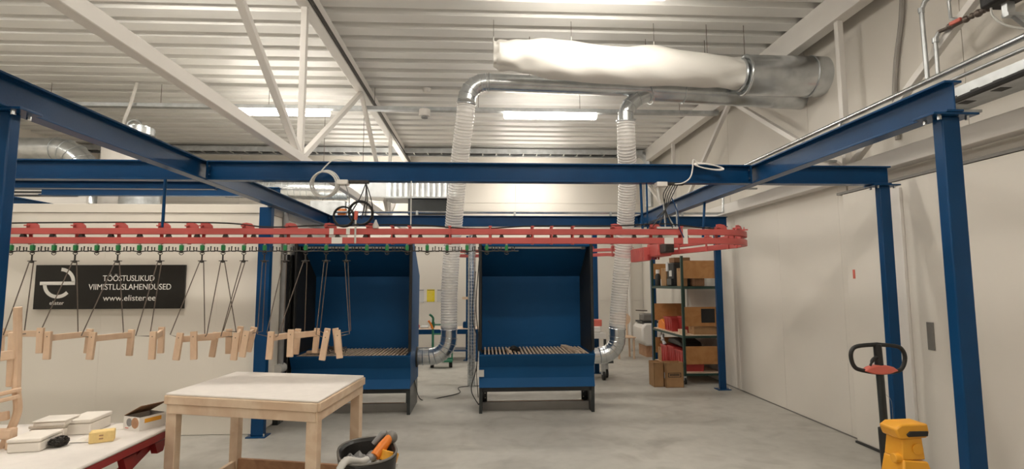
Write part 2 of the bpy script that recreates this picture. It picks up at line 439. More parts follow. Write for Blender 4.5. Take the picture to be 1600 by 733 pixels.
def trunking(Y, z, x0, x1, label):
    t = thing('light_trunking', label, 'cable trunking', ((x0 + x1) / 2, Y, z))
    MB().box(x0, x1, Y - 0.05, Y + 0.05, z, z + 0.06).build('rail', 'galvdull', t, bev=0.003)
    x = x0 + 0.4
    while x < x1:
        MB().cyl((x, Y, z + 0.06), (x, Y, CZ), 0.004, 5).build('hanger_rod', 'wire', t); x += 1.6
    return t
trunking(8.0, 4.255, -8.5, 3.72, 'galvanised light rail across the ceiling above the booths')
trunking(4.82, 4.46, -8.5, 3.5, 'galvanised light rail at the very top of the picture')
luminaire(1.03, 8.0, 4.255, 'lit ceiling light above the right booth, between the two clear hoses')
luminaire(-3.11, 8.0, 4.255, 'lit ceiling light behind the white truss, left of centre')
luminaire(1.05, 4.82, 4.46, 'lit ceiling light cut off by the top edge of the picture')
luminaire(-3.11, 4.82, 4.46, 'ceiling light at the top left, out of view beside the truss')
luminaire(-7.2, 4.82, 4.46, 'ceiling light far left over the cabin front')
for (lx, ly, ll) in ((1.05, 2.1, 'right ceiling light just over the camera'), (-3.11, 2.1, 'left ceiling light just over the camera'), (1.05, -0.9, 'right ceiling light behind the camera'), (-3.11, -0.9, 'left ceiling light behind the camera'), (-7.2, 0.6, 'far left ceiling light behind the camera')):
    luminaire(lx, ly, 4.44, ll)
for (lx, ly, ll) in ((1.03, 11.55, 'right ceiling light near the back wall, hidden behind the cross beam'), (-2.6, 11.55, 'left ceiling light near the back wall, hidden behind the cross beam')):
    luminaire(lx, ly, 4.2, ll)
sd_ = thing('smoke_detector', 'white smoke detector under the light rail', 'smoke detector', (-0.92, 7.9, 4.2))
MB().cyl((-0.92, 7.9, 4.14), (-0.92, 7.9, 4.25), 0.085, 20, 0.085).build('body', 'white', sd_, bev=0.01)
MB().cyl((-0.92, 7.9, 4.115), (-0.92, 7.9, 4.14), 0.05, 16).build('sensor_grille', 'grey', sd_)
tag(MB().cyl((-0.90, 8.0, CZ - 0.06), (-0.90, 8.0, CZ), 0.055, 16, 0.07).build('smoke_detector', 'white', loc=(-0.9, 8.0, CZ)), 'small round white detector on the ceiling ribs', 'smoke detector')

# cable ladder at the back
cl = thing('cable_ladder', 'galvanised cable ladder running under the ceiling near the back wall', 'cable tray', (-2, 11.6, 4.4))
for yo in (11.45, 11.75):
    MB().box(-8.8, 3.55, yo - 0.012, yo + 0.012, 4.46, 4.56).build('side_rail', 'galvdull', cl)
for k in range(40):
    MB().box(-8.6 + k * 0.305, -8.6 + k * 0.305 + 0.03, 11.46, 11.74, 4.47, 4.495).build('rung', 'galv', cl)
MB().box(-8.8, 3.5, 11.52, 11.70, 4.497, 4.53).build('cable_bundle', 'black', cl)
MB().tube(arc((3.45, 11.6, 4.25), (1, 0, 0), (0, 0, 1), 0.28, 90, 0, 8) + [Vector((3.73, 11.6, 3.3))], 0.09, 8).build('drop_section', 'galvdull', cl)

# ================================================================ OVERHEAD DUCTS
def wavy_tube(path_fn, n, seg, r_fn, jit):
    m = MB(); vs = []
    for i in range(n + 1):
        t = i / n; c = path_fn(t); r = r_fn(t)
        for k in range(seg):
            a = 2 * math.pi * k / seg
            j = jit(t, a)
            vs.append((c[0], c[1] + math.cos(a) * (r + j), c[2] + math.sin(a) * (r + j)))
    fs = [(i * seg + k, i * seg + (k + 1) % seg, (i + 1) * seg + (k + 1) % seg, (i + 1) * seg + k) for i in range(n) for k in range(seg)]
    fs += [tuple(range(seg)), tuple(n * seg + k for k in range(seg))]
    return m.add(vs, fs)
YD = 5.8
fd = thing('fabric_air_duct', 'white limp fabric air duct hung under the ceiling', 'air duct', (1.5, YD, 4.1))
def fpath(t): return (0.10 + t * 2.90, YD, 4.205 - 0.17 * t ** 0.8 + 0.012 * math.sin(t * 11))
def frad(t):
    r = 0.150 + 0.064 * min(1, t / 0.22) - 0.05 * max(0, (t - 0.68) / 0.32) ** 1.2
    if t < 0.012: r *= 0.82
    return r
def fjit(t, a):
    up = max(0, math.sin(a)) ** 8
    e = math.exp(-t * 9) + 0.8 * math.exp(-(1 - t) * 12)
    return (0.03 * up * (math.exp(-((t - 0.0) * 16) ** 2) + math.exp(-((t - 0.31) * 16) ** 2) + math.exp(-((t - 0.645) * 16) ** 2))
            + 0.022 * e * math.sin(5 * a + 25 * t) + 0.014 * e * math.sin(3 * a - 60 * t) + 0.006 * math.sin(2 * a + 17 * t) + 0.005 * math.sin(4 * a - 31 * t))
wavy_tube(fpath, 90, 40, frad, fjit).build('sleeve', 'fabric', fd)
for t_ in (0.0, 0.31, 0.645):
    p = fpath(t_); MB().tube([(p[0], YD, p[2] + frad(t_) + 0.0), (p[0], YD, p[2] + frad(t_) + 0.09)], [0.012, 0.004], 6).build('hanging_loop', 'fabric', fd)
    MB().cyl((p[0], YD, p[2] + frad(t_) + 0.08), (p[0], YD, CZ), 0.003, 5).build('hanging_wire', 'wire', fd)
sd2 = thing('steel_duct', 'large galvanised duct stub running from the fabric duct into the right wall', 'air duct', (3.5, YD, 4.0))
MB().tube([(3.02, YD, 4.01), (XU, YD, 4.005)], 0.232, 40).build('barrel', 'galv', sd2)
MB().ring((3.03, YD, 4.01), (1, 0, 0), 0.222, 0.016, 36, 8).build('front_rim', 'galv', sd2)
MB().ring((2.985, YD, 4.015), (1, 0, 0), 0.180, 0.014, 36, 8).build('band_clamp', 'galv', sd2)
MB().ring((3.80, YD, 4.005), (1, 0, 0), 0.236, 0.008, 36, 6).build('seam', 'galvdull', sd2)
for xx in (2.6, 3.05):
    MB().cyl((xx, YD, 4.2), (xx, YD, CZ), 0.004, 5).build('hanger_rod', 'wire', sd2)
YP = 6.2
ex = thing('extraction_pipe', 'galvanised extraction pipe under the ceiling feeding both clear hoses', 'air duct', (1.5, YP, 3.95))
MB().tube([(0.02, YP, 4.03), (1.9, YP, 3.99), (2.1, YP, 3.97), (XU, YP, 3.90)], [0.105, 0.105, 0.14, 0.15], 28).build('main_pipe', 'galv', ex)
MB().tube(arc((0.02, YP, 3.79), (-1, 0, 0), (0, 0, 1), 0.24, 90, 0, 5), 0.108, 28).build('elbow', 'galv', ex, smooth=True)
for k in range(0, 6):
    a = math.radians(90 - k * 18); cpt = (0.02 - 0.24 * math.cos(a), YP, 3.79 + 0.24 * math.sin(a))
    MB().ring(cpt, (math.sin(a), 0, math.cos(a)), 0.109, 0.004, 28, 5).build('seam', 'galvdull', ex)
MB().ring((0.05, YP, 4.03), (1, 0, 0), 0.112, 0.006, 28, 6).build('clamp_ring', 'galvdull', ex)
pts = [(1.73, YP, 3.55), (1.73, YP, 3.67), (1.78, YP, 3.77), (1.88, YP, 3.86), (2.05, YP, 3.93), (2.25, YP, 3.95)]
MB().tube(pts, 0.095, 28).build('branch_elbow', 'galv', ex)
for a_, b_ in ((1, 0), (2, 0.3), (3, 0.6)):
    p = pts[a_]; q = pts[a_ + 1]; MB().ring(p, (Vector(q) - Vector(pts[a_ - 1])), 0.096, 0.004, 28, 5).build('seam', 'galvdull', ex)
MB().ring((2.02, YP, 3.94), (1, 0, 0.3), 0.15, 0.007, 28, 6).build('clamp_ring', 'galv', ex)
MB().ring((2.45, YP, 3.96), (1, 0, 0), 0.152, 0.007, 28, 6).build('clamp_ring', 'galv', ex)
for xx in (0.55, 2.0, 2.75):
    MB().cyl((xx, YP, 4.05), (xx, YP, CZ), 0.004, 5).build('hanger_rod', 'wire', ex)

def clear_hose(label, path, r=0.112):
    t = thing('clear_hose', label, 'hose', path[0])
    P = catmull(path, 40); L = [0.0]
    for i in range(1, len(P)): L.append(L[-1] + (P[i] - P[i - 1]).length)
    pitch = 0.036; n = int(L[-1] / pitch) * 4; pts = []; rs = []; i = 0
    for k in range(n + 1):
        d = L[-1] * k / n
        while i < len(L) - 2 and L[i + 1] < d: i += 1
        u = (d - L[i]) / max(1e-6, L[i + 1] - L[i]); pts.append(P[i].lerp(P[i + 1], u)); rs.append(r - 0.005 + 0.006 * (0.5 + 0.5 * math.cos(2 * math.pi * k / 4)))
    MB().tube(pts, rs, 24, caps=False).build('ribbed_sleeve', 'hose', t)
    m = MB()
    for k in range(0, n + 1, 4):
        tg = pts[min(k + 1, n)] - pts[max(k - 1, 0)]
        m.ring(pts[k], tg, r + 0.001, 0.003, 20, 4)
    m.build('rib_coil', 'hoserib', t)
    for e, q in ((0, 1), (n, n - 1)):
        MB().ring(pts[e], pts[e] - pts[q], r + 0.003, 0.008, 24, 6).build('hose_clamp', 'galv', t)
    return t
clear_hose('clear ribbed suction hose dropping between the two booths', [(-0.475, 7.17, 0.98), (-0.47, 7.12, 1.5), (-0.42, 6.95, 2.2), (-0.33, 6.55, 3.0), (-0.245, 6.24, 3.55), (-0.22, YP, 3.76)])
clear_hose('clear ribbed suction hose dropping right of the right booth', [(1.79, 7.10, 0.98), (1.83, 7.06, 1.5), (1.87, 6.9, 2.2), (1.83, 6.55, 2.9), (1.745, 6.26, 3.3), (1.73, YP, 3.58)])
def floor_elbow(label, x_port, xv, Y, zc):
    t = thing('steel_elbow', label, 'duct elbow', (xv, Y, zc - 0.1))
    R = abs(xv - x_port) - 0.16
    R = max(R, 0.22)
    c = (xv - R, Y, zc + R)
    A = arc(c, (1, 0, 0), (0, 0, 1), R, -90, 0, 6)
    MB().tube([(x_port, Y, zc), (xv - R, Y, zc)], 0.105, 26).build('collar', 'galv', t)
    MB().tube(A, 0.112, 26).build('bend', 'galv', t)
    MB().tube([A[-1], (xv, Y, 1.02)], 0.108, 26).build('riser', 'galv', t)
    for i in range(len(A)):
        tg = A[min(i + 1, 6)] - A[max(i - 1, 0)]
        MB().ring(A[i], tg, 0.113, 0.005, 26, 5).build('seam', 'galv', t)
    MB().ring((x_port + 0.07, Y, zc), (1, 0, 0), 0.108, 0.005, 26, 5).build('seam', 'galv', t)
    return t
floor_elbow('segmented galvanised elbow at the foot of the hose beside the left booth', -0.885, -0.475, 7.17, 0.62)
floor_elbow('segmented galvanised elbow at the foot of the hose beside the right booth', 1.385, 1.79, 7.10, 0.62)

# ================================================================ EXTRACTION BOOTHS
def booth(label, XC, YFr, nslat, extras):
    W = 1.432; h = W / 2
    t = thing('sanding_booth', label, 'extraction booth', (XC, YFr, 0))
    X = lambda v: XC + v
    Yy = lambda v: YFr + v
    for s_ in (-1, 1):
        leg = [(Yy(0.0), 0), (Yy(0.70), 0), (Yy(0.70), 0.33), (Yy(-0.02), 0.33)]
        a, b = sorted((X(s_ * h), X(s_ * (h - 0.04))))
        MB().prism(leg, a, b, 'x').build('leg_panel', 'blacksteel', t, bev=0.003)
        a, b = sorted((X(s_ * (h - 0.04)), X(s_ * (h - 0.1))))
        MB().box(a, b, Yy(0.34), Yy(0.36), 0.06, 0.31).build('bracket_plate', 'blacksteel', t)
        for zz in (0.12, 0.18, 0.24):
            MB().cyl((X(s_ * (h - 0.075)), Yy(0.335), zz), (X(s_ * (h - 0.075)), Yy(0.34), zz), 0.008, 8).build('bolt', 'white', t)
    MB().box(X(-h + 0.04), X(h - 0.04), Yy(0.16), Yy(0.20), 0.0, 0.10).build('plinth_bar', 'greydark', t, bev=0.003)
    MB().box(X(-h + 0.1), X(h - 0.1), Yy(0.20), Yy(0.24), 0.085, 0.10).build('kick_rail', 'osb', t)
    MB().box(X(-h + 0.04), X(h - 0.04), Yy(0.03), Yy(0.06), 0.255, 0.32).build('black_apron', 'blacksteel', t)
    # tub: front, sides, rear, bottom
    fr = [(Yy(-0.085), 0.722), (Yy(-0.085), 0.708), (Yy(-0.01), 0.565), (Yy(-0.01), 0.43), (Yy(-0.045), 0.32), (Yy(0.05), 0.32), (Yy(0.05), 0.43), (Yy(0.03), 0.565), (Yy(-0.05), 0.722)]
    MB().prism(fr, X(-h - 0.0), X(h + 0.0), 'x').build('tub_front', 'boothblue', t, smooth=False)
    for s_ in (-1, 1):
        a, b = sorted((X(s_ * (h + 0.002)), X(s_ * (h - 0.03))))
        sd = [(Yy(-0.05), 0.735), (Yy(0.03), 0.565), (Yy(0.03), 0.33), (Yy(0.74), 0.33), (Yy(0.74), 0.735)]
        MB().prism(sd, a, b, 'x').build('tub_side', 'boothblue', t, bev=0.002)
    MB().box(X(-h), X(h), Yy(0.72), Yy(0.75), 0.33, 0.74).build('tub_rear', 'boothblue', t)
    MB().box(X(-h + 0.02), X(h - 0.02), Yy(0.04), Yy(0.73), 0.40, 0.42).build('tub_floor', 'blacksteel', t)
    # slatted grid
    for k in range(nslat):
        f = (k + 0.5) / nslat
        xx = X(-h + 0.05 + f * (W - 0.1))
        MB().box(xx - 0.0115, xx + 0.0115, Yy(-0.03), Yy(0.715), 0.695, 0.722).build('slat', 'slat', t, bev=0.002)
    for yy_ in (0.1, 0.6):
        MB().box(X(-h + 0.03), X(h - 0.03), Yy(yy_), Yy(yy_ + 0.04), 0.66, 0.695).build('slat_bearer', 'blacksteel', t)
    # hood
    MB().box(X(-h + 0.02), X(h - 0.02), Yy(0.735), Yy(0.755), 0.73, 1.69).build('back_panel', 'boothblue', t)
    up = [(Yy(0.735), 1.69), (Yy(0.755), 1.69), (Yy(0.14), 2.12), (Yy(0.12), 2.105)]
    MB().prism(up, X(-h + 0.02), X(h - 0.02), 'x').build('sloping_hood', 'boothblue', t)
    MB().prism([(Yy(0.0), 2.07), (Yy(0.015), 2.055), (Yy(0.02), 2.105), (Yy(0.14), 2.105), (Yy(0.14), 2.12), (Yy(0.0), 2.12)], X(-h), X(h), 'x').build('hood_lip', 'boothblue', t)
    side = [(Yy(0.0), 0.735), (Yy(0.74), 0.735), (Yy(0.775), 1.70), (Yy(0.15), 2.135), (Yy(0.0), 2.135)]
    inner = [(Yy(0.002), 0.735), (Yy(0.733), 0.735), (Yy(0.733), 1.685), (Yy(0.13), 2.10), (Yy(0.002), 2.10)]
    for s_ in (-1, 1):
        a, b = sorted((X(s_ * (h + 0.002)), X(s_ * (h - 0.02))))
        MB().prism(side, a, b, 'x').build('side_panel', 'boothblue', t, bev=0.002)
        a, b = sorted((X(s_ * (h - 0.0201)), X(s_ * (h - 0.032))))
        MB().prism(inner, a, b, 'x').build('side_liner', 'black', t)
        MB().tube([(X(s_ * (h - 0.012)), Yy(-0.012), 2.10), (X(s_ * (h - 0.012)), Yy(-0.012), 0.76)], 0.02, 8).build('edge_seal', 'black', t)
    lamp = MB().cyl((X(-h + 0.06), Yy(0.10), 2.055), (X(h - 0.10), Yy(0.10), 2.055), 0.02, 12).build('lamp_tube', 'white', t)
    for e in (X(-h + 0.06), X(h - 0.12)):
        MB().box(e, e + 0.05, Yy(0.075), Yy(0.125), 2.03, 2.08).build('lamp_cap', 'grey', lamp)
    MB().ring((X(h + 0.004), Yy(0.55 if extras == 1 else 0.48), 0.62), (1, 0, 0), 0.118, 0.018, 28, 8).build('port_flange', 'black', t)
    if extras == 2:
        MB().box(X(-h - 0.004), X(-h + 0.06), Yy(-0.04), Yy(-0.005), 0.45, 0.53).build('switch_plate', 'lightgrey', t, bev=0.003)
        for x_, r_ in ((h - 0.20, -0.09), (h - 0.25, -0.07)):
            R = Matrix.Rotation(r_ * -2.2, 3, 'Z')
            MB().obox((X(x_), Yy(0.33), 0.737), (0.03, 0.70, 0.026), R).build('loose_slat', 'slat', t)
        MB().obox((X(-h + 0.37), Yy(0.18), 0.74), (0.035, 0.3, 0.026), Matrix.Rotation(0.12, 3, 'Z')).build('loose_slat', 'slat', t)
    return t
booth('left blue sanding booth with a slatted wooden grid and dark hood', -1.62, 6.62, 28, 1)
booth('right blue sanding booth with a slatted wooden grid, next to the shelf rack side', 0.652, 6.62, 28, 2)
tag(MB().tube(catmull([(0.33, 6.78, 0.742), (0.36, 6.76, 0.775), (0.40, 6.80, 0.76), (0.45, 6.83, 0.742)], 5), [0.02 + 0.012 * math.sin(math.pi * k / 15) for k in range(16)], 8).build('work_glove', 'black', loc=(0.38, 6.8, 0.735)), 'black glove lying on the slats of the right booth', 'glove')
# pile of chain and rods in the left booth
pile = thing('wire_tangle', 'tangle of thin dark rods on the slats of the left booth', 'wire', (-1.85, 6.85, 0.735))
for k in range(9):
    a = random.uniform(-0.15, 0.15); b = random.uniform(-0.12, 0.12)
    MB().tube(catmull([(-1.98 + random.uniform(-.03, .1), 6.75 + b, 0.745), (-1.9 + a, 6.85, 0.78 + random.uniform(0, .06)), (-1.76 + a * .3, 6.8 + b, 0.75)], 5), 0.006, 5).build('rod', 'wire', pile)
tag(MB().box(-2.20, -1.98, 6.72, 6.78, 0.735, 0.765).build('wood_offcut', 'wood', loc=(-2.1, 6.75, 0.735), bev=0.004), 'pale wooden offcut on the left end of the left booth grid', 'wood block')
# gap left of the left booth
tag(MB().tube([(-2.37, 6.35, 0.0), (-2.37, 6.35, 2.44)], 0.032, 12).build('standing_pipe', 'grey', loc=(-2.37, 6.35, 0)), 'grey vertical pipe in the gap between cabin corner and left booth', 'pipe')
cur = thing('black_curtain', 'black rubber strip curtain between the cabin side and the left booth', 'curtain', (-2.36, 6.9, 0.3))
for k in range(3):
    MB().prism([(6.46 + k * 0.12, 0.35), (6.57 + k * 0.12, 0.35), (6.57 + k * 0.12, 1.95 - 0.0 * k), (6.46 + k * 0.12, 1.95)], -2.385 + k * 0.012, -2.378 + k * 0.012, 'x').build('strip', 'black', cur)
gm = thing('small_grey_motor', 'small grey motor on the floor by the left foot of the left booth', 'motor', (-2.36, 6.5, 0))
MB().cyl((-2.37, 6.25, 0.62), (-2.37, 6.42, 0.62), 0.055, 16).build('barrel', 'lightgrey', gm)
MB().box(-2.40, -2.34, 6.25, 6.42, 0, 0.57).build('stand', 'blacksteel', gm)
# thin spiral duct left of the right booth
sp = thing('spiral_duct', 'thin galvanised spiral duct standing behind the left side of the right booth', 'air duct', (-0.2, 8.3, 0))
MB().cyl((-0.2, 8.35, 0), (-0.2, 8.35, 2.35), 0.062, 18).build('barrel', 'galv', sp)
m = MB()
for k in range(46): m.ring((-0.2, 8.35, 0.04 + k * 0.05), (0, 0, 1), 0.063, 0.003, 16, 4)
m.build('spiral_seam', 'galvdull', sp)

# ================================================================ CONVEYOR
cv = thing('overhead_conveyor', 'red overhead conveyor track looping round in front of the booths', 'conveyor', (-0.5, 4.32, 1.9))
RY = 4.32
loop = [(1.75, RY, 0), (2.02, RY + 0.01, 0), (2.2, RY + 0.09, 0), (2.33, RY + 0.26, 0), (2.38, RY + 0.5, 0), (2.36, 4.98, 0), (2.30, 5.4, 0), (2.2, 5.95, 0), (2.07, 6.65, 0)]
back = [(2.07, 6.65, 0), (2.02, 7.3, 0.02), (1.92, 7.95, 0.08), (1.66, 8.35, 0.09), (1.25, 8.5, 0.09), (-0.4, 8.5, 0.09)]
path = [Vector((-4.6, RY, 0)), Vector((1.5, RY, 0))] + catmull(loop, 5)[0:] + catmull(back, 5)[1:]
def rail(z0, z1, w_, name):
    m = MB(); n = len(path); vs = []
    for i, p in enumerate(path):
        tg = (path[min(i + 1, n - 1)] - path[max(i - 1, 0)]); tg.z = 0; tg.normalize(); sd = Vector((tg.y, -tg.x, 0)) * (w_ / 2)
        for a, zz in ((sd, z0), (-sd, z0), (-sd, z1), (sd, z1)): vs.append((p.x + a.x, p.y + a.y, p.z + zz))
    fs = [(i * 4 + k, i * 4 + (k + 1) % 4, (i + 1) * 4 + (k + 1) % 4, (i + 1) * 4 + k) for i in range(n - 1) for k in range(4)]
    fs += [(3, 2, 1, 0), tuple((n - 1) * 4 + k for k in range(4))]
    return m.add(vs, fs).build(name, 'red', cv, bev=0.002)
rail(1.995, 2.043, 0.045, 'upper_rail'); rail(1.920, 1.970, 0.045, 'lower_rail')
def bracket(p, tg, gusset=True, h=0.085):
    p = Vector(p); tg = Vector(tg).normalized(); sd = Vector((tg.y, -tg.x, 0))
    m = MB()
    R = Matrix((tg, sd, Vector((0, 0, 1)))).transposed()
    if not gusset: m.obox(p + sd * 0.0245 + Vector((0, 0, 1.99)), (0.010, 0.004, 0.15), R)
    m.obox(p - sd * 0.027 + Vector((0, 0, 1.99)), (0.026, 0.008, 0.15), R)
    m.obox(p + Vector((0, 0, 2.062)), (0.026, 0.062, 0.01), R)
    if gusset:
        g = [(-0.014, 2.04), (0.085, 2.04), (0.08, 2.065), (0.06, 2.083), (0.02, 2.09), (-0.014, 2.085)]
        vs = [p + tg * a + sd * s_ + Vector((0, 0, z)) for s_ in (-0.004, 0.004) for a, z in g]
        n = len(g); m.add(vs, [(i, (i + 1) % n, n + (i + 1) % n, n + i) for i in range(n)] + [tuple(range(n)), tuple(range(n, 2 * n))])
    return m.build('rail_bracket', 'red', cv)
for i, bx in enumerate((-4.28, -3.94, -3.6, -3.247, -2.924, -2.594, -2.375, -2.265, -1.939, -1.595, -1.285, -0.951)):
    bracket((bx, RY, 0), (1, 0, 0))
for bx in (-0.754, -0.614, -0.285, 0.047, 0.397, 0.557, 0.734, 1.069, 1.401, 1.65):
    bracket((bx, RY, 0), (1, 0, 0), bx in (1.069, 1.401))
for i in range(6, len(path) - 4, 5):
    bracket((path[i].x, path[i].y, path[i].z), (path[i + 1] - path[i]).to_3d(), True)
# dark rollers seen between the rails
for k in range(28):
    xx = -4.3 + k * 0.222
    MB().prism([(xx - 0.02, 1.972), (xx + 0.02, 1.972), (xx + 0.012, 1.994), (xx - 0.012, 1.994)], RY - 0.014, RY + 0.014, 'y').build('chain_roller', 'gunmetal', cv)
# white paint patches (bare joints)
for (xa, xb, za, zb) in ((-1.255, -1.22, 1.9945, 2.0435), (-1.12, -1.09, 1.9945, 2.0435), (-1.235, -1.15, 1.9195, 1.9705), (1.50, 1.58, 1.9195, 1.9705), (1.66, 1.70, 1.9195, 2.0435)):
    MB().box(xa, xb, RY - 0.0235, RY - 0.022, za, zb).build('joint_plate', 'white', cv)
# cable along the top
cp = [(-4.5, RY, 2.06), (-3.6, RY, 2.085), (-2.2, RY, 2.09), (-1.75, RY, 2.055), (-1.3, RY, 2.07), (-0.6, RY, 2.075), (-0.2, RY, 2.05), (0.05, RY, 2.048), (0.4, RY, 2.068), (1.1, RY, 2.072), (1.5, RY, 2.09), (1.8, RY, 2.06), (2.0, RY + .05, 2.05)]
MB().tube(catmull(cp, 6), 0.006, 6).build('cable', 'black', cv)
# drive unit and toothed guard at the back of the loop
dv = MB().box(1.98, 2.14, 5.9, 6.3, 1.90, 2.06).build('drive_gearbox', 'red', cv, bev=0.01)
MB().box(2.0, 2.1, 5.7, 5.9, 1.93, 2.03).build('drive_motor', 'gunmetal', dv, bev=0.01)
m = MB().box(1.925, 1.985, 6.2, 6.8, 1.86, 2.02)
for k in range(10): m.box(1.91, 1.925, 6.2 + k * 0.06, 6.232 + k * 0.06, 1.86, 2.02)
m.build('chain_guard', 'red', cv)
for k in range(5):
    MB().cyl((1.96 + k * 0.03, 6.18, 1.87), (1.96 + k * 0.03, 6.18, 1.93), 0.012, 8).build('guide_wheel', 'darkred', cv)
# hanger rods to the frame
def rod(label, p0, p1, r, m_):
    tag(MB().cyl(p0, p1, r, 8).build('hanger_rod', m_, loc=p1), label, 'rod')
rod('dark blue rod holding the conveyor in front of the cabin', (-2.575, RY, HB), (-2.575, RY, 2.05), 0.012, 'blue')
rod('thin pale rod holding the conveyor between beam and rail at the left booth', (-0.605, RY, HB), (-0.605, RY, 2.05), 0.005, 'lightgrey')
rod('blue flat rod holding the conveyor loop under the right depth beam', (2.33, 5.4, HB), (2.30, 5.4, 2.07), 0.014, 'blue')
rod('thin blue rod between cross beam and rail just right of the right hose', (1.375, 4.34, HB), (1.375, 4.34, 2.05), 0.008, 'blue')
rod('thicker blue rod beside the thin one right of the right hose', (1.33, 4.36, HB), (1.33, 4.335, 2.05), 0.011, 'blue')

# carriers
def carrier():
    t = thing('carrier_clip', 'small green clip carrier with prongs hanging under the red rail', 'hanger', (0, RY, 1.86), 'green clip carriers under the rail')
    z = 0.0
    W_ = lambda x, y, zz: (x, RY + y, 1.86 + zz)
    MB().cyl(W_(0, 0, 0.035), W_(0, 0, 0.062), 0.009, 8).build('stem', 'lightgrey', t)
    MB().box(-0.013, 0.013, RY - 0.013, RY + 0.013, 1.866, 1.908).build('clip', 'green', t, bev=0.003)
    MB().tube([W_(-0.068, 0, 0.034), W_(-0.066, 0, 0.004), W_(-0.02, 0, -0.002), W_(0.02, 0, -0.002), W_(0.064, 0, 0.002), W_(0.066, 0, 0.04)], 0.005, 6).build('cross_bar', 'gunmetal', t)
    for xx in (-0.045, 0.045): MB().cyl(W_(xx, 0, 0), W_(xx, 0, 0.032), 0.0042, 6).build('prong', 'gunmetal', t)
    MB().ball(W_(0, 0, -0.004), 0.016, 10, 6, (1.0, 1.0, 0.8)).build('swivel', 'gunmetal', t)
    MB().tube(arc(W_(0, 0, -0.012), (1, 0, 0), (0, 0, -1), 0.017, 0, 180, 8), 0.003, 5).build('ring_hook', 'gunmetal', t)
    MB().cyl(W_(0.066, 0, 0.0), W_(0.1, 0, 0.0), 0.005, 5).build('link_rod', 'gunmetal', t)
    return t
c0 = carrier(); HX = [-3.719 + 0.1625 * k for k in range(25)]
c0.location = (HX[0], RY, 1.86); ORG[c0.name] = c0.location.copy()
CORD = 'first second third fourth fifth sixth seventh eighth ninth tenth eleventh twelfth thirteenth fourteenth fifteenth sixteenth seventeenth eighteenth nineteenth twentieth twenty-first twenty-second twenty-third twenty-fourth twenty-fifth'.split()
c0['label'] = 'small green clip carrier under the red rail, first from the left'
for q, hx in enumerate(HX[1:]): copy_tree(c0, (hx, RY, 1.86), 'small green clip carrier under the red rail, %s from the left' % CORD[q + 1])

# hanging wooden leg frames
FR = [
  ((-3.312, 4.15, 1.277), (-3.307, 4.15, 1.089), (-3.897, 4.5, 1.248), (-3.89, 4.5, 1.044)),
  ((-3.254, 4.15, 1.249), (-3.253, 4.15, 1.042), (-3.206, 4.5, 1.237), (-3.218, 4.5, 1.042)),
  ((-2.932, 4.15, 1.241), (-2.946, 4.15, 1.038), (-2.879, 4.5, 1.229), (-2.886, 4.5, 1.018)),
  ((-2.495, 4.15, 1.243), (-2.497, 4.15, 1.034), (-2.642, 4.5, 1.248), (-2.64, 4.5, 1.036)),
  ((-2.298, 4.15, 1.231), (-2.32, 4.15, 1.027), (-2.206, 4.5, 1.203), (-2.232, 4.5, 1.001)),
  ((-2.2, 4.15, 1.24), (-2.189, 4.15, 1.03), (-2.104, 4.5, 1.228), (-2.1, 4.5, 1.026)),
  ((-1.882, 4.15, 1.228), (-1.897, 4.15, 1.022), (-2.012, 4.5, 1.249), (-2.029, 4.5, 1.041)),
  ((-1.807, 4.15, 1.242), (-1.836, 4.15, 1.045), (-1.903, 4.5, 1.242), (-1.942, 4.5, 1.04)),
  ((-1.625, 4.15, 1.235), (-1.636, 4.15, 1.024), (-1.545, 4.5, 1.224), (-1.558, 4.5, 1.015)),
  ((-1.477, 4.15, 1.249), (-1.48, 4.15, 1.042), (-1.388, 4.5, 1.228), (-1.403, 4.5, 1.024)),
  ((-1.207, 4.15, 1.227), (-1.239, 4.15, 1.015), (-1.304, 4.5, 1.227), (-1.335, 4.5, 1.013)),
  ((-1.13, 4.15, 1.241), (-1.105, 4.15, 1.028), (-1.241, 4.5, 1.227), (-1.215, 4.5, 1.027))]
RAILPTS = [Vector(f[0]).lerp(Vector(f[1]), 0.24).lerp(Vector(f[2]).lerp(Vector(f[3]), 0.2), u) for f in FR for u in (0.1, 0.3, 0.5, 0.7, 0.9)]
# V shaped wire hangers
VW = {
  1: ((-3.619, 4.2, 1.219), (-3.651, 4.42, 1.227)), 3: ((-3.365, 4.2, 1.212), (-3.241, 4.42, 1.219)),
  5: ((-3.054, 4.2, 1.209), (-2.891, 4.42, 1.216)), 7: ((-2.656, 4.2, 1.206), (-2.682, 4.42, 1.214)),
  9: ((-2.401, 4.2, 1.213), (-2.256, 4.42, 1.19)), 10: ((-2.129, 4.2, 1.211), (-2.01, 4.42, 1.209)),
  11: ((-2.023, 4.2, 1.195), (-2.111, 4.42, 1.22)), 12: ((-1.75, 4.2, 1.212), (-1.802, 4.42, 1.212)),
  13: ((-1.678, 4.2, 1.222), (-1.634, 4.42, 1.211)), 14: ((-1.595, 4.2, 1.196), (-1.465, 4.42, 1.199)),
  15: ((-1.304, 4.2, 1.204), (-1.342, 4.42, 1.214)), 16: ((-1.049, 4.2, 1.207), (-1.095, 4.42, 1.212))}
ORD = ['first', 'second', 'third', 'fourth', 'fifth', 'sixth', 'seventh', 'eighth', 'ninth', 'tenth', 'eleventh', 'twelfth', 'thirteenth']
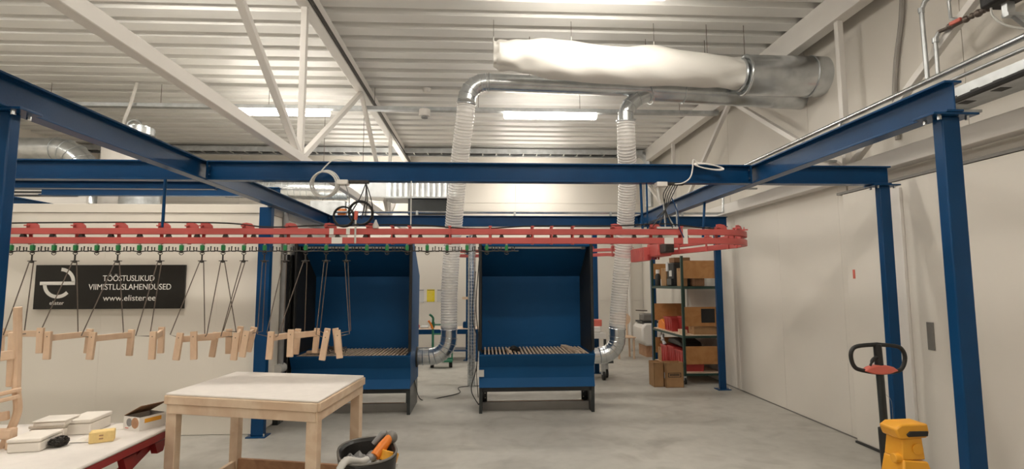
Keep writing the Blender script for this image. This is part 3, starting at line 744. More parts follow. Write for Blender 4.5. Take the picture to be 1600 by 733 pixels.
for q, (k, (a, b)) in enumerate(VW.items()):
    hx = HX[k]; t = thing('wire_hanger', 'bent wire hanger carrying wood, %s from the left under the rail' % ORD[q], 'wire hanger', (hx, RY, 1.78), 'bent wire hangers')
    MB().cyl((hx, RY, 1.775), (hx, RY, 1.835), 0.006, 6).build('drop_link', 'gunmetal', t)
    MB().ball((hx, RY, 1.778), 0.015, 10, 6, (1.2, 1, 0.8)).build('knot', 'gunmetal', t)
    MB().cyl((hx - 0.03, RY, 1.782), (hx + 0.035, RY, 1.782), 0.0035, 5).build('cross_pin', 'gunmetal', t)
    for e, s_ in ((a, -1), (b, 1)):
        top = Vector((hx + s_ * 0.012, RY + s_ * 0.004, 1.78)); e = Vector(e)
        tip = min(RAILPTS, key=lambda p: (p - e - Vector((0.05, 0, 0))).length)
        tip = tip if (tip - e).length < 0.3 else e + Vector((0.1, 0.01, -0.012))
        MB().tube([top, e, e.lerp(tip, 0.6), tip], 0.0038, 6).build('wire_arm', 'wire', t)

for q, (a, a2, b, b2) in enumerate(FR):
    t = thing('wooden_leg_frame', 'pale unpainted wooden leg frame hanging on wires, %s from the left' % ORD[q], 'wooden part', ((a2[0] + b2[0]) / 2, 4.32, a2[2]), 'wooden leg frames on the conveyor')
    MB().bar(a, a2, 0.046, 0.024, (0, 1, 0)).build('leg', 'wood', t, bev=0.003)
    MB().bar(b, b2, 0.046, 0.024, (0, 1, 0)).build('leg', 'wood', t, bev=0.003)
    A = Vector(a).lerp(Vector(a2), 0.24); B = Vector(b).lerp(Vector(b2), 0.2)
    MB().bar(A, B, 0.022, 0.046).build('rail', 'wood', t, bev=0.003)
    for P_ in (A, B):
        MB().cyl((P_.x, P_.y - 0.0125, P_.z + 0.012), (P_.x, P_.y - 0.0135, P_.z + 0.012), 0.004, 6).build('dowel_hole', 'slot', t)

# ================================================================ SIGN ON THE CABIN
sg = thing('company_sign', 'black sign board with white lettering and a white letter e', 'sign', (-4.06, 5.9, 1.35))
MB().box(-4.785, -3.235, 5.872, 5.899, 1.335, 1.805).build('board', 'signblack', sg, bev=0.003)
text_mesh('TÖÖSTUSLIKUD', 0.088, 'signwhite', sg, (-3.82, 5.8705, 1.632), width=0.535)
text_mesh('VIIMISTLUSLAHENDUSED', 0.088, 'signwhite', sg, (-3.80, 5.8705, 1.540), width=0.855)
text_mesh('www.elister.ee', 0.088, 'signwhite', sg, (-3.80, 5.8705, 1.422), width=0.545)
text_mesh('elister', 0.058, 'signwhite', sg, (-4.545, 5.8705, 1.382), width=0.145)
def ribbon(pts, w_, name):
    m = MB(); P = [Vector((p[0], 0, p[1])) for p in pts]; vs = []
    for i, p in enumerate(P):
        tg = (P[min(i + 1, len(P) - 1)] - P[max(i - 1, 0)]).normalized(); nn = Vector((-tg.z, 0, tg.x)) * w_ / 2
        for yv in (5.8695, 5.872):
            vs += [(p.x + nn.x, yv, p.z + nn.z), (p.x - nn.x, yv, p.z - nn.z)]
    fs = []
    for i in range(len(P) - 1):
        b = i * 4; fs += [(b, b + 1, b + 5, b + 4), (b + 2, b + 6, b + 7, b + 3), (b, b + 4, b + 6, b + 2), (b + 1, b + 3, b + 7, b + 5)]
    e = (len(P) - 1) * 4; fs += [(0, 2, 3, 1), (e, e + 1, e + 3, e + 2)]
    m.add(vs, fs).build(name, 'signwhite', sg, smooth=False)
ex_, ez_ = -4.525, 1.622
ribbon([(ex_ + 0.135 * math.cos(math.radians(a)), ez_ + 0.135 * math.sin(math.radians(a))) for a in range(88, -1, -8)], 0.036, 'letter_e_arc')
ribbon([(ex_ - 0.205, ez_ - 0.012), (ex_ + 0.153, ez_ - 0.012)], 0.036, 'letter_e_bar')
ribbon([(ex_ - 0.02 + 0.135 * math.cos(math.radians(a)), ez_ - 0.02 + 0.135 * math.sin(math.radians(a))) for a in range(182, 319, 8)], 0.036, 'letter_e_arc')

# ================================================================ WHITE TABLE
TB = [Vector((-2.035, 3.555, 0)), Vector((-0.99, 3.265, 0)), Vector((-0.918, 4.128, 0)), Vector((-1.972, 4.377, 0))]
tc_ = sum(TB, Vector()) / 4
tb = thing('work_table', 'wooden work table with a white padded top in the foreground', 'table', tuple(tc_))
def inset(d): return [p + (tc_ - p).normalized() * d for p in TB]
def quad(pts, z0, z1): return MB().add([(p.x, p.y, z) for z in (z0, z1) for p in pts], [(3, 2, 1, 0), (4, 5, 6, 7), (0, 1, 5, 4), (1, 2, 6, 5), (2, 3, 7, 6), (3, 0, 4, 7)])
quad(inset(-0.004), 0.888, 0.902).build('white_top', 'felt', tb, bev=0.005)
quad(inset(0.03), 0.83, 0.888).build('top_board', 'pine', tb)
for i in range(4):
    a, b = TB[i], TB[(i + 1) % 4]
    MB().bar((a.x, a.y, 0.862), (b.x, b.y, 0.862), 0.03, 0.052).build('edge_batten', 'pine', tb, bev=0.004)
    a, b = inset(0.015)[i], inset(0.015)[(i + 1) % 4]
    MB().bar((a.x, a.y, 0.806), (b.x, b.y, 0.806), 0.028, 0.06).build('apron_board', 'pine', tb, bev=0.003)
LG = inset(0.048)
for i, p in enumerate(LG):
    ang = math.atan2((TB[1] - TB[0]).y, (TB[1] - TB[0]).x)
    MB().obox((p.x, p.y, 0.418), (0.075, 0.05, 0.835), Matrix.Rotation(ang, 3, 'Z')).build('leg', 'pine', tb, bev=0.004)
for i, m_, z in ((2, 'osb', 0.205), (3, 'pine', 0.19), (1, 'pine', 0.19)):
    a, b = LG[i], LG[(i + 1) % 4]
    MB().bar((a.x, a.y, z), (b.x, b.y, z), 0.03, 0.085).build('stretcher', m_, tb, bev=0.003)

# ================================================================ RED LIFT TABLE AND WHAT LIES ON IT
RX0, RX1, RY0, RY1, RZ = -3.35, -2.085, 2.30, 3.80, 0.64
lt = thing('lift_table', 'red scissor lift table at the lower left', 'lift table', ((RX0 + RX1) / 2, (RY0 + RY1) / 2, 0))
MB().box(RX0, RX1, RY0, RY1, RZ - 0.012, RZ).build('platform', 'darkred', lt)
for a, b in (((RX0, RY0), (RX1, RY0 + 0.03)), ((RX0, RY1 - 0.03), (RX1, RY1)), ((RX0, RY0), (RX0 + 0.03, RY1)), ((RX1 - 0.03, RY0), (RX1, RY1))):
    MB().box(a[0], b[0], a[1], b[1], RZ - 0.045, RZ - 0.012).build('platform_skirt', 'darkred', lt, bev=0.003)
for xx in (RX0 + 0.05, RX1 - 0.10):
    MB().bar((xx, RY0 + 0.15, 0.12), (xx, RY1 - 0.12, RZ - 0.07), 0.04, 0.06).build('scissor_arm', 'darkred', lt, bev=0.003)
    MB().bar((xx + 0.05, RY1 - 0.2, 0.12), (xx + 0.05, RY0 + 0.2, RZ - 0.09), 0.04, 0.07).build('scissor_arm', 'darkred', lt, bev=0.003)
    MB().cyl((xx - 0.05, (RY0 + RY1) / 2, 0.34), (xx + 0.1, (RY0 + RY1) / 2, 0.34), 0.03, 12).build('pivot_pin', 'blacksteel', lt)
    for yy_ in (RY1 - 0.12, RY1 - 0.42):
        MB().prism([(yy_ - 0.06, RZ - 0.07), (yy_ + 0.06, RZ - 0.07), (yy_ + 0.03, RZ - 0.14), (yy_ - 0.03, RZ - 0.14)], xx + 0.02, xx + 0.06, 'x').build('roller_bracket', 'darkred', lt)
MB().box(RX0 + 0.05, RX1 - 0.05, RY0 + 0.05, RY1 - 0.1, 0.03, 0.11).build('base_frame', 'darkred', lt, bev=0.004)
for xx in (RX0 + 0.12, RX1 - 0.12):
    for yy_ in (RY0 + 0.15, RY1 - 0.2):
        MB().cyl((xx - 0.03, yy_, 0.05), (xx + 0.03, yy_, 0.05), 0.05, 14).build('wheel', 'black', lt)
tag(MB().box(RX0 - 0.01, RX1 + 0.008, RY0 - 0.01, RY1 + 0.008, RZ, RZ + 0.022).build('felt_cover', 'felt', loc=((RX0 + RX1) / 2, (RY0 + RY1) / 2, RZ), bev=0.01), 'white felt cover lying on the red lift table', 'table cover')
ZT = RZ + 0.022
def foam(label, c, size, rz, z):
    h_ = size[2]
    t = thing('foam_box', label, 'box', (c[0], c[1], z), 'white boxes on the lift table')
    R = Matrix.Rotation(rz, 3, 'Z')
    MB().obox((c[0], c[1], z + h_ * 0.36), (size[0], size[1], h_ * 0.70), R).build('tray', 'foam', t, bev=0.006)
    MB().obox((c[0], c[1], z + h_ * 0.87), (size[0] + 0.008, size[1] + 0.008, h_ * 0.26), R).build('lid', 'foam', t, bev=0.006)
foam('long white box at the very left of the felt covered table', (-2.59, 3.27, 0), (0.16, 0.20, 0.075), 0.15, ZT)
foam('flat white box behind the one at the very left', (-2.69, 3.53, 0), (0.19, 0.14, 0.075), 0.1, ZT)
foam('white box lying on top of the flat box at the left', (-2.655, 3.50, 0), (0.17, 0.15, 0.035), 0.15, ZT + 0.076)
foam('largest white box, in the middle of the row of white boxes', (-2.55, 3.62, 0), (0.15, 0.22, 0.095), 0.1, ZT)
tag(MB().box(-2.47, -2.33, 3.62, 3.76, ZT, ZT + 0.004).build('paper_sheet', 'foam', loc=(-2.4, 3.7, ZT)), 'white paper sheet on the felt cover behind the sponge', 'paper')
tg_ = thing('wire_wool', 'dark grey tangle of wire wool beside the white boxes', 'wire wool', (-2.475, 3.30, ZT))
for k in range(40):
    c = Vector((-2.465, 3.28, ZT + 0.03)); pts = []
    for j in range(5):
        d = Vector((random.gauss(0, 1), random.gauss(0, 1), random.gauss(0, 1))).normalized()
        pts.append(c + Vector((d.x * 0.045, d.y * 0.05, max(-0.027, d.z * 0.028))))
    if k == 0: mm = MB()
    mm.tube(catmull(pts, 4), 0.0022, 4)
o = mm.build('strand', 'gunmetal', tg_); o['kind'] = 'stuff'
MB().ball((-2.465, 3.28, ZT + 0.028), 0.04, 10, 7, (0.9, 1.05, 0.65)).build('core', 'gunmetal', tg_)
pc = thing('plastic_wrap', 'crumpled clear plastic wrap beside the wire wool', 'packaging', (-2.42, 3.42, ZT))
m = MB(); vs = []; N = 9
for i in range(N):
    for j in range(N):
        vs.append((-2.46 + 0.13 * i / (N - 1), 3.34 + 0.17 * j / (N - 1), ZT + 0.004 + random.uniform(0, 0.028) * math.sin(math.pi * i / (N - 1)) * math.sin(math.pi * j / (N - 1))))
m.add(vs, [(i * N + j, (i + 1) * N + j, (i + 1) * N + j + 1, i * N + j + 1) for i in range(N - 1) for j in range(N - 1)])
m.build('film', 'foam', pc, smooth=False)
MB().cyl((-2.37, 3.45, ZT + 0.012), (-2.345, 3.46, ZT + 0.012), 0.008, 8).build('cable_tie_end', 'gunmetal', pc)
spg = thing('sponge_block', 'pale yellow sanding sponge on the felt cover', 'sponge', (-2.28, 3.37, ZT))
MB().obox((-2.285, 3.365, ZT + 0.033), (0.12, 0.07, 0.066), Matrix.Rotation(0.45, 3, 'Z')).build('block', 'paleyellow', spg, bev=0.006)
for dz in (0.025, 0.043):
    q = Matrix.Rotation(0.45, 3, 'Z') @ Vector((0.0, -0.0355, 0)); MB().obox((-2.285 + q.x, 3.365 + q.y, ZT + dz), (0.02, 0.001, 0.008), Matrix.Rotation(0.45, 3, 'Z')).build('print_mark', 'osb', spg)
bxo = thing('disc_carton', 'open white carton with disc pictures and a yellow label', 'carton', (-2.24, 3.66, ZT))
R = Matrix.Rotation(-0.42, 3, 'Z'); bc = Vector((-2.235, 3.68, ZT))
def bl(x, y, z): return bc + R @ Vector((x, y, z))
bw_, bd_, bh_ = 0.15, 0.17, 0.085
for c_, s_ in (((0, -bd_ / 2, bh_ / 2), (bw_, 0.004, bh_)), ((0, bd_ / 2, bh_ / 2), (bw_, 0.004, bh_)), ((-bw_ / 2, 0, bh_ / 2), (0.004, bd_, bh_)), ((bw_ / 2, 0, bh_ / 2), (0.004, bd_, bh_)), ((0, 0, 0.002), (bw_, bd_, 0.004))):
    MB().obox(bl(*c_), s_, R).build('panel', 'white', bxo)
MB().obox(bl(0, 0, 0.05), (bw_ - 0.008, bd_ - 0.008, 0.002), R).build('disc_stack', 'black', bxo)
Rl = R @ Matrix.Rotation(math.radians(-25), 3, 'Y')
MB().obox(bl(-bw_ / 2, 0, bh_) + Rl @ Vector((0.085, 0, 0)), (0.17, bd_, 0.004), Rl).build('lid_flap', 'carton2', bxo)
MB().obox(bl(-bw_ / 2, 0, bh_) + Rl @ Vector((0.14, 0, 0.003)), (0.05, bd_ * .8, 0.003), Rl).build('lid_tab', 'white', bxo)
for dx, m_, r_ in ((-0.02, 'grey', 0.026), (0.035, 'osb', 0.034)):
    MB().cyl(bl(dx, -bd_ / 2 - 0.002, 0.048), bl(dx, -bd_ / 2 - 0.003, 0.048), r_, 18).build('disc_print', m_, bxo)
MB().obox(bl(bw_ / 2 + 0.0025, 0.0, 0.058), (0.001, 0.11, 0.026), R).build('yellow_label', 'yellow', bxo)
MB().obox(bl(-0.04, -bd_ / 2 - 0.0025, 0.012), (0.03, 0.001, 0.005), R).build('print_mark', 'coral', bxo)

# wooden chair frames at the left edge
wc = thing('bentwood_chair', 'stack of pale bent wood chair frames at the left edge', 'chair', (-2.83, 3.3, ZT))
MB().tube(catmull([(-2.758, 3.28, 1.465), (-2.762, 3.30, 1.30), (-2.768, 3.32, 1.12), (-2.752, 3.31, 0.98), (-2.728, 3.3, 0.86), (-2.748, 3.28, 0.74), (-2.77, 3.27, ZT)], 6), 0.021, 8).build('back_post', 'wood', wc)
MB().bar((-2.79, 3.30, 1.32), (-2.788, 3.31, 1.0), 0.036, 0.03, (0, 1, 0)).build('back_post', 'wood', wc, bev=0.006)
for (a, b, w_, h_) in (((-3.10, 3.2, 1.14), (-2.765, 3.30, 1.19), 0.03, 0.055), ((-3.1, 3.15, 0.90), (-2.70, 3.27, 0.99), 0.05, 0.022), ((-3.1, 3.12, 0.86), (-2.69, 3.25, 0.955), 0.05, 0.022), ((-3.1, 3.2, 0.80), (-2.75, 3.27, 0.845), 0.03, 0.05)):
    MB().bar(a, b, w_, h_).build('arm_rail', 'wood', wc, bev=0.006)
MB().box(-3.1, -2.69, 3.22, 3.27, 0.72, 0.775).build('seat_rail', 'wood', wc, bev=0.008)
for xx in (-2.705, -3.05):
    MB().box(xx - 0.018, xx + 0.018, 3.225, 3.265, ZT, 0.78).build('leg', 'wood', wc, bev=0.005)

# ================================================================ BIN WITH SANDER
bn = thing('waste_bin', 'black fabric bin with a folded rim holding a sander', 'bin', (-0.735, 3.45, 0))
cx_, cy_ = -0.735, 3.45
def bshape(a, r, z):
    e = 2.6; c, s_ = math.cos(a), math.sin(a); k = (abs(c) ** e + abs(s_) ** e) ** (-1 / e)
    R_ = Matrix.Rotation(0.35, 3, 'Z'); v = R_ @ Vector((r * 0.78 * k * c, r * k * s_, 0)); return (cx_ + v.x, cy_ + v.y, z)
rings = []
N = 40
for (r, z) in ((0.15, 0.0), (0.19, 0.02), (0.205, 0.25), (0.215, 0.48), (0.225, 0.545), (0.215, 0.555), (0.198, 0.54), (0.19, 0.45), (0.18, 0.40)):
    rings.append([bshape(2 * math.pi * k / N, r + 0.005 * math.sin(5 * k * 2 * math.pi / N + z * 9), z + (0.018 * math.sin(2 * math.pi * k / N + 0.6) if z > 0.5 else 0)) for k in range(N)])
m = MB(); m.add([v for rg in rings for v in rg], [(i * N + k, i * N + (k + 1) % N, (i + 1) * N + (k + 1) % N, (i + 1) * N + k) for i in range(len(rings) - 1) for k in range(N)] + [tuple(range(N)), tuple((len(rings) - 1) * N + k for k in range(N))])
m.build('bag_body', 'binbag', bn)
MB().tube([bshape(2 * math.pi * k / N, 0.222, 0.556 + 0.018 * math.sin(2 * math.pi * k / N + 0.6)) for k in range(N)], 0.007, 6, closed=True).build('rim', 'greydark', bn)
sn = thing('orbital_sander', 'orange and grey orbital sander lying in the black bin', 'sander', (-0.66, 3.5, 0.45))
MB().tube([(-0.685, 3.43, 0.52), (-0.645, 3.50, 0.565), (-0.61, 3.55, 0.605)], [0.032, 0.034, 0.026], 14).build('orange_body', 'orange', sn)
MB().ball((-0.605, 3.56, 0.60), 0.042, 14, 8, (1, 0.9, 1)).build('motor_cap', 'greydark', sn)
MB().tube([(-0.72, 3.56, 0.56), (-0.665, 3.58, 0.615), (-0.635, 3.58, 0.625)], [0.016, 0.022, 0.014], 10).build('lever', 'grey', sn)
MB().cyl((-0.615, 3.47, 0.48), (-0.60, 3.49, 0.535), 0.062, 22).build('pad_shroud', 'yellow', sn, bev=0.006)
MB().cyl((-0.62, 3.465, 0.46), (-0.615, 3.47, 0.48), 0.075, 22).build('sanding_pad', 'lightgrey', sn)
tag(MB().cyl((-0.66, 3.37, 0.415), (-0.655, 3.375, 0.435), 0.085, 22).build('sanding_disc', 'paleyellow', loc=(-0.66, 3.37, 0.41)), 'pale yellow sanding disc inside the black bin', 'sanding disc')
vh = thing('sander_hose', 'light grey dust hose hanging over the rim of the black bin', 'hose', (-0.8, 3.4, 0.5))
hp = catmull([(-0.69, 3.44, 0.52), (-0.745, 3.36, 0.515), (-0.78, 3.28, 0.545), (-0.81, 3.215, 0.565), (-0.835, 3.165, 0.50), (-0.845, 3.15, 0.3), (-0.85, 3.15, 0.03)], 8)
MB().tube(hp, [0.021 + 0.0025 * (k % 2) for k in range(len(hp))], 12).build('sleeve', 'lightgrey', vh)
MB().tube([(-0.69, 3.44, 0.52), (-0.72, 3.40, 0.515)], 0.026, 12).build('cuff', 'grey', vh)
rag = thing('dust_rag', 'crumpled grey rag lying in the black bin', 'rag', (-0.80, 3.48, 0.42))
vs = []; N2 = 12
for i in range(N2):
    for j in range(N2):
        u, v = i / (N2 - 1), j / (N2 - 1)
        vs.append((-0.88 + 0.19 * u, 3.36 + 0.22 * v, 0.47 + 0.035 * math.sin(9 * u + 5 * v) * math.sin(7 * v) + random.uniform(0, 0.015) + 0.03 * u))
MB().add(vs, [(i * N2 + j, (i + 1) * N2 + j, (i + 1) * N2 + j + 1, i * N2 + j + 1) for i in range(N2 - 1) for j in range(N2 - 1)]).build('cloth', 'grey', rag)

# ================================================================ PALLET TRUCK AND YELLOW STAND
pj = thing('pallet_truck', 'hand pallet truck with a black loop handle and red release grip', 'pallet truck', (2.63, 3.4, 0))
def hy(z): return 3.40 + (1.2 - z) * 0.0
hl = [(2.60, 1.185), (2.47, 1.175), (2.425, 1.15), (2.415, 1.10), (2.432, 1.045), (2.475, 1.02), (2.60, 1.0), (2.725, 1.01), (2.765, 1.035), (2.785, 1.09), (2.775, 1.14), (2.735, 1.17)]
hp = [Vector((a, 3.4, b)) for a, b in hl]; hp = catmull(hp + [hp[0]], 5)[:-1]
MB().tube(hp, 0.0135, 10, closed=True).build('loop_handle', 'black', pj)
MB().tube([(2.60, 3.4, 1.185), (2.606, 3.4, 1.0)], [0.024, 0.026], 12).build('handle_neck', 'black', pj)
MB().tube([(2.605, 3.4, 1.02), (2.628, 3.42, 0.60)], 0.0235, 14).build('shaft', 'blacksteel', pj)
MB().tube([(2.626, 3.42, 0.64), (2.640, 3.42, 0.30), (2.645, 3.42, 0.22)], [0.036, 0.04, 0.055], 14).build('lower_sleeve', 'black', pj)
vs = []; g = MB()
gp = [(-0.115, -0.003), (-0.08, 0.022), (-0.03, 0.034), (0.03, 0.034), (0.08, 0.022), (0.115, -0.003), (0.06, -0.022), (0.0, -0.028), (-0.06, -0.022)]
g.prism([(2.605 + a, 1.018 + b) for a, b in gp], 3.372, 3.425, 'y').build('red_grip', 'coral', pj, bev=0.008)
MB().tube(catmull([(2.59, 3.39, 1.105), (2.555, 3.385, 1.09), (2.528, 3.38, 1.05)], 5), [0.011] * 8 + [0.007] * 3, 8).build('lever', 'black', pj)
MB().tube(catmull([(2.632, 3.39, 0.86), (2.655, 3.38, 0.82), (2.662, 3.385, 0.70)], 5), 0.0015, 5).build('release_cable', 'galv', pj)
MB().cyl((2.645, 3.42, 0.10), (2.645, 3.42, 0.34), 0.05, 16).build('pump_cylinder', 'blacksteel', pj)
MB().box(2.50, 2.79, 3.25, 3.36, 0.10, 0.40).build('chassis', 'blacksteel', pj, bev=0.01)
for xx in (2.58, 2.71): MB().cyl((xx - 0.025, 3.43, 0.085), (xx + 0.025, 3.43, 0.085), 0.085, 20).build('steer_wheel', 'black', pj)
for xx in (2.54, 2.76):
    MB().box(xx - 0.07, xx + 0.07, 2.15, 3.27, 0.055, 0.105).build('fork', 'orange', pj, bev=0.008)
    MB().cyl((xx - 0.04, 2.3, 0.04), (xx + 0.04, 2.3, 0.04), 0.04, 14).build('fork_roller', 'black', pj)
ys = thing('yellow_stand', 'yellow steel machine stand with a dark slot in its head', 'machine stand', (2.25, 2.8, 0))
hd = [(2.165, 0.822), (2.20, 0.845), (2.345, 0.848), (2.352, 0.80), (2.335, 0.775), (2.20, 0.768), (2.18, 0.775)]
MB().prism(hd, 2.74, 2.86, 'y').build('head', 'yellow', ys, bev=0.008)
MB().prism([(2.222, 0.796), (2.24, 0.812), (2.340, 0.812), (2.336, 0.786), (2.228, 0.784)], 2.732, 2.742, 'y').build('dark_slot', 'black', ys, bev=0.003)
MB().add([(2.205, 2.75, 0.775), (2.315, 2.75, 0.775), (2.315, 2.86, 0.775), (2.205, 2.86, 0.775), (2.195, 2.74, 0.665), (2.318, 2.74, 0.665), (2.318, 2.87, 0.665), (2.195, 2.87, 0.665)], [(0, 1, 2, 3), (7, 6, 5, 4), (0, 4, 5, 1), (1, 5, 6, 2), (2, 6, 7, 3), (3, 7, 4, 0)]).build('neck', 'yellow', ys, bev=0.005)
MB().add([(2.195, 2.735, 0.667), (2.33, 2.735, 0.655), (2.33, 2.875, 0.655), (2.195, 2.875, 0.667), (2.10, 2.64, 0.0), (2.47, 2.64, 0.0), (2.47, 2.96, 0.0), (2.10, 2.96, 0.0)], [(0, 1, 2, 3), (7, 6, 5, 4), (0, 4, 5, 1), (1, 5, 6, 2), (2, 6, 7, 3), (3, 7, 4, 0)]).build('body', 'yellow', ys, bev=0.008)
MB().cyl((2.165, 2.77, 0.668), (2.225, 2.77, 0.668), 0.024, 14).build('lug', 'yellow', ys, bev=0.004)
MB().cyl((2.28, 2.737, 0.72), (2.28, 2.7405, 0.72), 0.028, 16).build('embossed_disc', 'yellow', ys)

# ================================================================ SHELF RACK, CRATES AND CARTONS
rk = thing('shelf_rack', 'dark green wheeled shelf rack with plywood end boards by the right wall', 'shelf', (3.45, 9.0, 0))
SX0, SX1, SY0, SY1 = 3.15, 3.74, 8.26, 9.75
for xx in (SX0, SX1):
    for yy_ in (SY0, SY1):
        MB().box(xx - 0.018, xx + 0.018, yy_ - 0.018, yy_ + 0.018, 0.13, 2.02).build('post', 'shelfgreen', rk)
        c = MB().cyl((xx - 0.015, yy_ + 0.02, 0.055), (xx + 0.015, yy_ + 0.02, 0.055), 0.055, 14).build('castor', 'black', rk)
        MB().box(xx - 0.02, xx + 0.02, yy_ - 0.01, yy_ + 0.03, 0.06, 0.13).build('castor_fork', 'galvdull', c)
SZ = (0.18, 0.765, 1.535)
for z in SZ:
    MB().box(SX0, SX1, SY0, SY1, z - 0.012, z).build('shelf_board', 'slat' if z < 1 else 'shelfgreen', rk)
    for xx in (SX0, SX1): MB().box(xx - 0.02, xx + 0.02, SY0, SY1, z - 0.045, z - 0.012).build('shelf_rail', 'shelfgreen', rk)
    for yy_ in (SY0, SY1): MB().box(SX0, SX1, yy_ - 0.02, yy_ + 0.02, z - 0.045, z - 0.012).build('shelf_rail', 'shelfgreen', rk)
for z0_, z1_ in ((1.66, 1.945), (0.90, 1.205), (0.305, 0.585)):
    for yy_ in (SY0 + 0.02, SY1 - 0.03):
        MB().box(SX0 + 0.02, SX1 - 0.02, yy_, yy_ + 0.012, z0_, z1_).build('end_board', 'ply', rk)
MB().box(3.45, 3.67, SY0 + 0.016, SY0 + 0.0195, 0.955, 1.175).build('black_panel', 'black', rk)
def carton(label, x0, x1, y0, y1, z0, z1, m_='carton', flaps=False, name='cardboard_box'):
    t = thing(name, label, 'cardboard box', ((x0 + x1) / 2, (y0 + y1) / 2, z0))
    if not flaps:
        MB().box(x0, x1, y0, y1, z0, z1).build('carton', m_, t, bev=0.004)
        MB().box(x0 - 0.001, x1 + 0.001, (y0 + y1) / 2 - 0.02, (y0 + y1) / 2 + 0.02, z1 - 0.05, z1 + 0.001).build('packing_tape', 'carton2', t)
    else:
        e = 0.005
        for b in ((x0, x1, y0, y0 + e), (x0, x1, y1 - e, y1), (x0, x0 + e, y0, y1), (x1 - e, x1, y0, y1)):
            MB().box(*b, z0, z1).build('side', m_, t)
        MB().box(x0, x1, y0, y1, z0, z0 + e).build('bottom', m_, t)
        MB().bar((x0 + 0.06, y0, z1 - 0.025), (x0 + 0.06, y1, z1 - 0.025), 0.13, 0.005).build('flap', m_, t)
        MB().bar((x1 - 0.06, y0, z1 - 0.02), (x1 - 0.06, y1, z1 - 0.03), 0.13, 0.005).build('flap', m_, t)
    return t
ct = carton('larger brown carton on the floor with a dark printed badge, by the shelf rack', 2.765, 3.04, 8.03, 8.22, 0, 0.375, 'carton', True)
m = MB()
for b in ((2.80, 3.0, 0.215, 0.222), (2.80, 3.0, 0.155, 0.162), (2.80, 2.81, 0.155, 0.222), (2.99, 3.0, 0.155, 0.222)): m.box(b[0], b[1], 8.0285, 8.03, b[2], b[3])
for k in range(7): m.box(2.825 + k * 0.022, 2.84 + k * 0.022, 8.0285, 8.03, 0.175, 0.205)
m.build('printed_badge', 'black', ct)
MB().box(2.7635, 2.765, 8.08, 8.16, 0.13, 0.22).build('paper_label', 'paper', ct)
carton('smaller plain brown carton on the floor, left of the badge printed one', 2.60, 2.755, 8.09, 8.34, 0, 0.37, 'carton', True)
carton('brown carton standing at the near end of the top shelf', 3.20, 3.30, 8.42, 8.62, 1.535, 1.83, 'carton')
carton('tall brown carton behind the black machine on the top shelf', 3.20, 3.42, 9.14, 9.40, 1.535, 1.85, 'carton')
carton('flat brown carton lying on the top shelf behind the end board', 3.38, 3.55, 8.34, 8.52, 1.535, 1.66, 'carton2')
carton('brown carton stacked on the black machine on top of the rack', 3.22, 3.5, 8.78, 9.02, 1.935, 2.02, 'carton2')
carton('long low brown carton on the middle shelf below the black panel', 3.34, 3.72, 8.32, 8.55, 0.765, 0.885, 'carton')
carton('small brown box at the far end of the bottom shelf', 3.19, 3.38, 9.48, 9.66, 0.18, 0.42, 'carton')
bm_ = thing('black_machine', 'black appliance with a white tag on the top shelf', 'appliance', (3.32, 8.9, 1.535))
MB().box(3.20, 3.52, 8.76, 9.08, 1.535, 1.93).build('housing', 'black', bm_, bev=0.015)
MB().box(3.16, 3.20, 8.78, 9.0, 1.55, 1.66).build('drip_tray', 'blacksteel', bm_, bev=0.005)
MB().box(3.195, 3.2, 8.85, 8.97, 1.70, 1.80).build('window', 'lightgrey', bm_)
MB().box(3.185, 3.199, 9.0, 9.1, 1.79, 1.95).build('paper_tag', 'paper', bm_)
bt = thing('black_bottle', 'small black bottle with a white cap on the top shelf', 'bottle', (3.19, 9.55, 1.535))
MB().tube([(3.19, 9.55, 1.535), (3.19, 9.55, 1.72), (3.19, 9.55, 1.76)], [0.05, 0.05, 0.025], 14).build('body', 'black', bt)
MB().cyl((3.19, 9.55, 1.76), (3.19, 9.55, 1.83), 0.035, 12).build('cap', 'white', bt)
def crate(label, x0, x1, y0, y1, z0, z1):
    t = thing('plastic_crate', label, 'crate', ((x0 + x1) / 2, (y0 + y1) / 2, z0), 'red plastic crates on the rack')
    d = 0.018; e = 0.006
    prf = ((x0, y0, x1, y0), (x1, y0, x1, y1), (x1, y1, x0, y1), (x0, y1, x0, y0))
    b = [(x0 + d, y0 + d), (x1 - d, y0 + d), (x1 - d, y1 - d), (x0 + d, y1 - d)]; tp = [(x0, y0), (x1, y0), (x1, y1), (x0, y1)]
    bi = [(x0 + d + e, y0 + d + e), (x1 - d - e, y0 + d + e), (x1 - d - e, y1 - d - e), (x0 + d + e, y1 - d - e)]; ti = [(x0 + e, y0 + e), (x1 - e, y0 + e), (x1 - e, y1 - e), (x0 + e, y1 - e)]
    vs = [p + (z0,) for p in b] + [p + (z1,) for p in tp] + [p + (z0 + e,) for p in bi] + [p + (z1,) for p in ti]
    fs = [(3, 2, 1, 0), (8, 9, 10, 11)] + [(i, (i + 1) % 4, 4 + (i + 1) % 4, 4 + i) for i in range(4)] + [(4 + i, 4 + (i + 1) % 4, 12 + (i + 1) % 4, 12 + i) for i in range(4)] + [(12 + i, 12 + (i + 1) % 4, 8 + (i + 1) % 4, 8 + i) for i in range(4)]
    MB().add(vs, fs).build('shell', 'crate', t, smooth=False)
    for (ax, ay, bx_, by_) in prf:
        MB().bar((ax, ay, z1 - 0.012), (bx_, by_, z1 - 0.012), 0.024, 0.024).build('rim', 'crate', t)
    for yy_ in (y0 + 0.06, (y0 + y1) / 2, y1 - 0.06):
        MB().box(x0 - 0.002, x0 + 0.012, yy_ - 0.008, yy_ + 0.008, z0 + 0.02, z1 - 0.02).build('rib', 'crate', t)
crate('red crate on the middle shelf between the orange scraps and the wood blocks', 3.17, 3.5, 8.86, 9.22, 0.765, 1.0)
